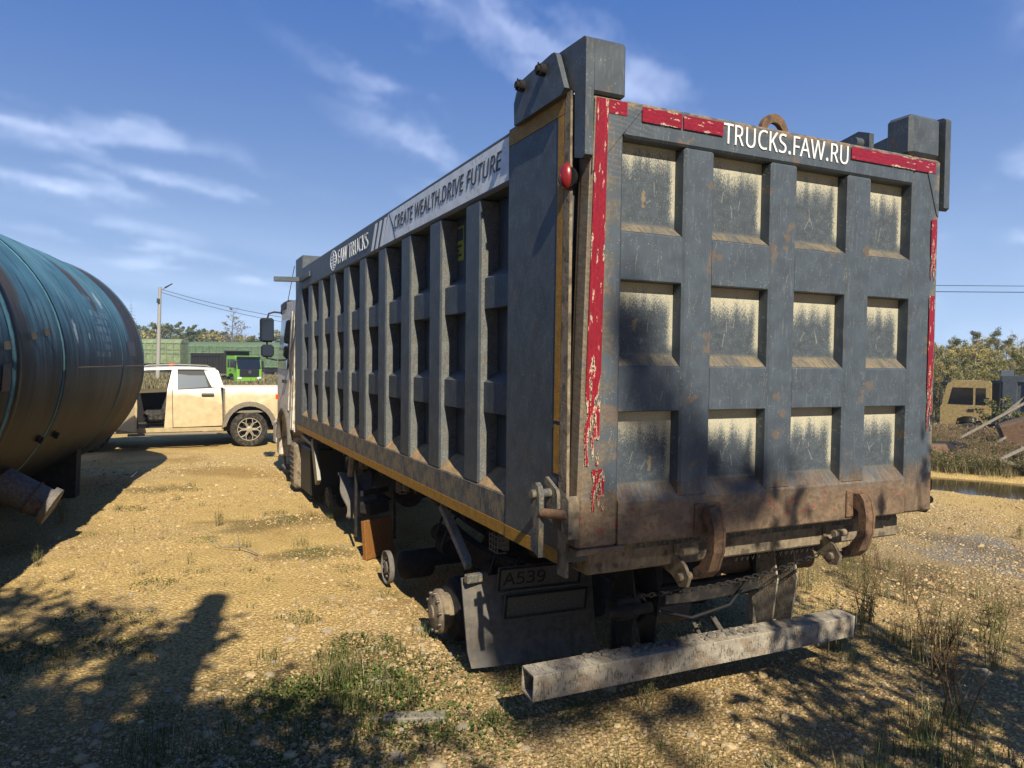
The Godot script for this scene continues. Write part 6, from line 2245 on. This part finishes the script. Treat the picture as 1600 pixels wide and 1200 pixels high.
func build_small_growth():
	var green := [Color(0.055, 0.085, 0.022), Color(0.08, 0.11, 0.03), Color(0.12, 0.13, 0.045)]
	var straw := [Color(0.30, 0.25, 0.13), Color(0.22, 0.19, 0.09), Color(0.13, 0.14, 0.05), Color(0.36, 0.30, 0.17)]
	var tufts := [grass_mesh(60, 0.14, 0.20, 0.0045, green, 0.9), grass_mesh(64, 0.19, 0.24, 0.0045, green + straw, 0.9), grass_mesh(36, 0.42, 0.2, 0.006, straw + green, 0.45), grass_mesh(26, 0.14, 0.2, 0.005, green, 0.9)]
	var clover := []
	for k in 2:
		var b := MB.new()
		for i in 170:
			var r := 0.26 * sqrt(rng.randf())
			var a := rng.randf() * TAU
			leaf_at(b, Vector3(cos(a) * r, 0.005 + rng.randf() * 0.06 * (1.2 - r * 3.0), sin(a) * r), 0.026, (green[rng.randi() % 3] as Color) * rng.randf_range(0.7, 1.4), 1.6)
		clover.append(b)
	# tufts one can tell apart, near the viewer: [x, z, kind, scale]
	var src := []
	for k in 4:
		src.append(tag(obj("grass_tuft", tufts[k], M.grass), ["short green grass tuft on the gravel", "loose green and straw grass tuft on the gravel", "tall straw coloured grass tuft right of the bumper", "low spreading green grass tuft on the gravel"][k], "grass", "grass tufts dotted over the gravel"))
	src.append_array([null, null])   # 4 and 5: leafy ground cover, gathered below
	var cover := [[], []]
	var weeds := [weed_mesh(0.42, 5, 0.016, green, Color(0.10, 0.10, 0.04), 5), weed_mesh(0.75, 6, 0.014, [Color(0.16, 0.11, 0.05), Color(0.20, 0.15, 0.08)], Color(0.13, 0.085, 0.045), 4), weed_mesh(0.55, 9, 0.018, [Color(0.13, 0.14, 0.05), Color(0.20, 0.19, 0.08)], Color(0.16, 0.14, 0.06), 5)]
	for k in 3:
		src.append(tag(obj("weed_plant", weeds[k], M.leaf), ["thin green weed growing before the mud flap", "tall brown dry weed stalk right of the bumper", "yellow green wispy weed on the gravel"][k], "weed", "" if k == 0 else "weeds growing on the gravel"))
	var used := {}
	var put := func(kind: int, x: float, z: float, sc: float):
		if kind == 4 or kind == 5:
			cover[kind - 4].append(Transform3D(Basis(Vector3.UP, rng.randf() * TAU).scaled(Vector3.ONE * sc), Vector3(x, ground_y(x, z) - 0.004, z)))
			return
		var o: Node3D = src[kind]
		if used.has(kind): o = dup(src[kind], Vector3.ZERO)
		used[kind] = true
		o.position = Vector3(x, ground_y(x, z) - 0.004, z)
		o.rotation.y = rng.randf() * TAU
		o.scale = Vector3.ONE * sc
	put.call(6, 0.60, -0.72, 1.0)
	# the green clump left of the bumper and in front of it
	for i in 48: put.call([0, 4, 5, 1, 5, 3][i % 6], -0.75 + rng.randfn() * 0.42, -1.05 + rng.randfn() * 0.26, rng.randf_range(0.7, 1.15))
	for i in 20: put.call([4, 5, 3, 1, 5, 0][i % 6], -0.15 + rng.randfn() * 0.35, -0.45 + rng.randfn() * 0.25, rng.randf_range(0.6, 1.0))
	for i in 15: put.call([4, 5, 3, 5, 0][i % 5], -2.35 + rng.randfn() * 0.45, -2.3 + rng.randfn() * 0.35, rng.randf_range(0.6, 1.1))
	for i in 16: put.call([0, 4, 3, 1][i % 4], -1.7 + rng.randfn() * 0.5, -0.5 + rng.randfn() * 0.3, rng.randf_range(0.6, 1.0))
	for i in 14: put.call([1, 0, 3][i % 3], 0.55 + rng.randfn() * 0.55, 0.40 + rng.randfn() * 0.18, rng.randf_range(0.7, 1.1))
	for i in 14: put.call([1, 0, 1, 3][i % 4], 1.75 + rng.randfn() * 0.35, 0.75 + rng.randfn() * 0.2, rng.randf_range(0.8, 1.3))
	for i in 22: put.call([2, 1, 2, 8][i % 4], 2.9 + rng.randfn() * 0.5, -0.15 + rng.randfn() * 0.35, rng.randf_range(0.55, 0.9))
	for i in 10: put.call([8, 7, 2][i % 3], 3.7 + rng.randfn() * 0.5, -1.5 + rng.randfn() * 0.5, rng.randf_range(0.5, 0.9))
	for i in 34: put.call([2, 8, 1, 7, 8][i % 5], 4.3 - 0.25 * sin((-4.2 + i * 0.14) * 0.6) + rng.randfn() * 0.28, -4.2 + i * 0.14, rng.randf_range(0.3, 0.6))
	for i in 6: put.call(7, 3.0 + rng.randfn() * 0.35, 0.1 + rng.randfn() * 0.35, rng.randf_range(0.5, 0.8))
	for q in [[-0.5, -6.0], [-0.1, -6.1], [-1.6, -8.7], [-2.0, -7.5], [-0.3, -4.4], [-0.05, -4.0], [-1.9, -3.8], [-1.2, -5.2]]:
		for i in 3: put.call([3, 1, 5][i], q[0] + rng.randfn() * 0.25, q[1] + rng.randfn() * 0.2, rng.randf_range(0.5, 0.8))
	for i in 40:
		var az := deg_to_rad(rng.randf_range(-8.0, 60.0))
		var d := rng.randf_range(3.4, 11.0)
		put.call([3, 1, 5, 8, 3][i % 5], -1.77 + sin(az) * d, 3.22 - cos(az) * d, rng.randf_range(0.35, 0.7))
	var gc := thing("ground_cover", "small leafy ground cover in patches before the truck", "", Vector3.ZERO, 0.0, "", "stuff")
	for k in 2:
		var tint := []
		for p in cover[k]: tint.append(Color(1, 1, 1) * rng.randf_range(0.75, 1.25))
		scatter("leaves", clover[k].mesh(), M.leaf, cover[k], tint, gc)
	var bd := MB.new()
	bd.rbox(Vector3(0, 0.012, 0), Vector3(0.34, 0.035, 0.085), Basis(Vector3.UP, -0.42) * Basis(Vector3.BACK, 0.03), 0.006)
	var bo := obj("board", bd, M.wood)
	bo.position = Vector3(-0.53, ground_y(-0.53, -0.615), -0.615)
	tag(bo, "short pale board lying on the ground left of the bumper end", "board")
	for q in [[-2.35, -9.4, 0.5], [-1.1, -4.6, 2.2], [3.4, -1.0, 1.1]]:
		bd = MB.new()
		bd.tube([Vector3(-0.3, 0.02, 0), Vector3(-0.05, 0.05, 0.03), Vector3(0.2, 0.03, -0.02), Vector3(0.42, 0.09, 0.02)], [0.008, 0.007, 0.005, 0.002], 5)
		bd.tube([Vector3(-0.02, 0.045, 0.02), Vector3(0.12, 0.13, 0.12), Vector3(0.2, 0.2, 0.13)], [0.005, 0.003, 0.001], 4)
		bo = obj("dry_branch", bd, M.wood)
		bo.position = Vector3(q[0], ground_y(q[0], q[1]), q[1])
		bo.rotation.y = q[2]
		tag(bo, "thin dry branch lying on the gravel %s" % ("by the edge of the tank's shadow" if q[1] < -9.0 else "in the middle of the yard" if q[1] < -4.0 else "right of the bumper"), "branch")
	# the weedy bank behind the puddle on the right: uncountable
	var bank := thing("undergrowth", "dry weeds and grass covering the bank right of the truck", "", Vector3.ZERO, 0.0, "", "stuff")
	var bw := [weed_mesh(0.8, 10, 0.055, [Color(0.13, 0.13, 0.05), Color(0.20, 0.18, 0.08), Color(0.09, 0.10, 0.035)], Color(0.20, 0.16, 0.09), 7), grass_mesh(60, 0.6, 0.5, 0.014, straw, 0.8), weed_mesh(0.9, 9, 0.05, [Color(0.22, 0.15, 0.09), Color(0.26, 0.21, 0.12)], Color(0.18, 0.12, 0.07), 7)]
	for k in 3:
		var places := []
		var cols := []
		for i in 2600:
			var az := deg_to_rad(rng.randf_range(46.0, 66.0))
			var d := 13.2 + 22.0 * pow(rng.randf(), 1.3)
			if k == 1 and rng.randf() < 0.4: d = rng.randf_range(15.0, 19.0)
			var x := -1.77 + sin(az) * d
			var z := 3.22 - cos(az) * d
			var u1 := (x - 10.9) * 0.84 + (z + 5.2) * -0.54
			if u1 < 1.25: continue
			var pn := hn.get_noise_2d(x * 1.5 + 60.0 * k, z * 1.5)
			if k != 1 and pn < -0.15: continue
			var sc := rng.randf_range(0.5, 1.1) * (0.42 + 0.35 * ss(22.0, 28.0, d))
			places.append(Transform3D(Basis(Vector3.UP, rng.randf() * TAU).scaled(Vector3(sc, sc, sc)), Vector3(x, ground_y(x, z) - 0.02, z)))
			cols.append(Color(1, 1, 1) * rng.randf_range(0.75, 1.25))
		if k != 2:
			for i in 420:
				var u2 := rng.randf_range(1.2, 2.3)
				var w2 := rng.randf_range(-3.0, 8.0)
				var x := 10.9 + 0.84 * u2 + 0.54 * w2
				var z := -5.2 - 0.54 * u2 + 0.84 * w2
				var sc := rng.randf_range(0.28, 0.5)
				places.append(Transform3D(Basis(Vector3.UP, rng.randf() * TAU).scaled(Vector3(sc, sc, sc)), Vector3(x, ground_y(x, z) - 0.02, z)))
				cols.append(Color(1, 1, 1) * rng.randf_range(0.75, 1.25))
		scatter("weeds", bw[k].mesh(), M.leaf, places, cols, bank)
	# grass far off, round the siding
	var fm := grass_mesh(50, 0.26, 1.4, 0.035, straw, 0.9)
	var fp := []
	var fc := []
	for i in 5000:
		var x := rng.randf_range(-25.0, 32.0)
		var z := -52.0 - 55.0 * rng.randf()
		fp.append(Transform3D(Basis(Vector3.UP, rng.randf() * TAU).scaled(Vector3.ONE * rng.randf_range(0.6, 1.3)), Vector3(x, ground_y(x, z), z)))
		fc.append(Color(1, 1, 1) * rng.randf_range(0.7, 1.2))
	scatter("dry_grass", fm.mesh(), M.grass, fp, fc, self).set_meta("label", "dry yellow grass between the yard and the boxcars")
	# thin scatter of short blades over the yard
	var yp := []
	var yc := []
	for i in 900:
		var az := deg_to_rad(rng.randf_range(-10.0, 60.0))
		var d := 3.0 + 12.0 * pow(rng.randf(), 1.3)
		var x := -1.77 + sin(az) * d
		var z := 3.22 - cos(az) * d
		if hn.get_noise_2d(x * 3 + 11, z * 3) < -0.1: continue
		yp.append(Transform3D(Basis(Vector3.UP, rng.randf() * TAU).scaled(Vector3.ONE * rng.randf_range(0.3, 0.9)), Vector3(x, ground_y(x, z), z)))
		yc.append(Color(1, 1, 1) * rng.randf_range(0.7, 1.3))
	scatter("sparse_grass", grass_mesh(7, 0.14, 0.12, 0.005, straw + green, 0.9).mesh(), M.grass, yp, yc, self).set_meta("label", "thin scattered blades of grass on the gravel")
	# bushes in front of the khaki truck
	var bs := leafy_tree("bush", "leafy bush growing against the rear of the khaki cab", 2.0, 0.8, 0.10, 26, [Color(0.09, 0.105, 0.04), Color(0.16, 0.15, 0.06)], 1.0, M.bark, 0.05, "bushes before the khaki truck", 0.0, 14)
	bs.set_meta("category", "bush")
	bs.position = Vector3(26.6, ground_y(26.6, -14.0), -14.0)
	for q in [[25.4, -12.4, 0.7], [27.2, -12.6, 0.9], [25.0, -11.2, 0.8], [24.2, -14.0, 0.35], [22.6, -13.0, 0.3]]:
		var o := dup(bs, Vector3(q[0], ground_y(q[0], q[1]), q[1]), q[0], "leafy bush in the weeds before the khaki truck", Vector3.ONE * q[2])
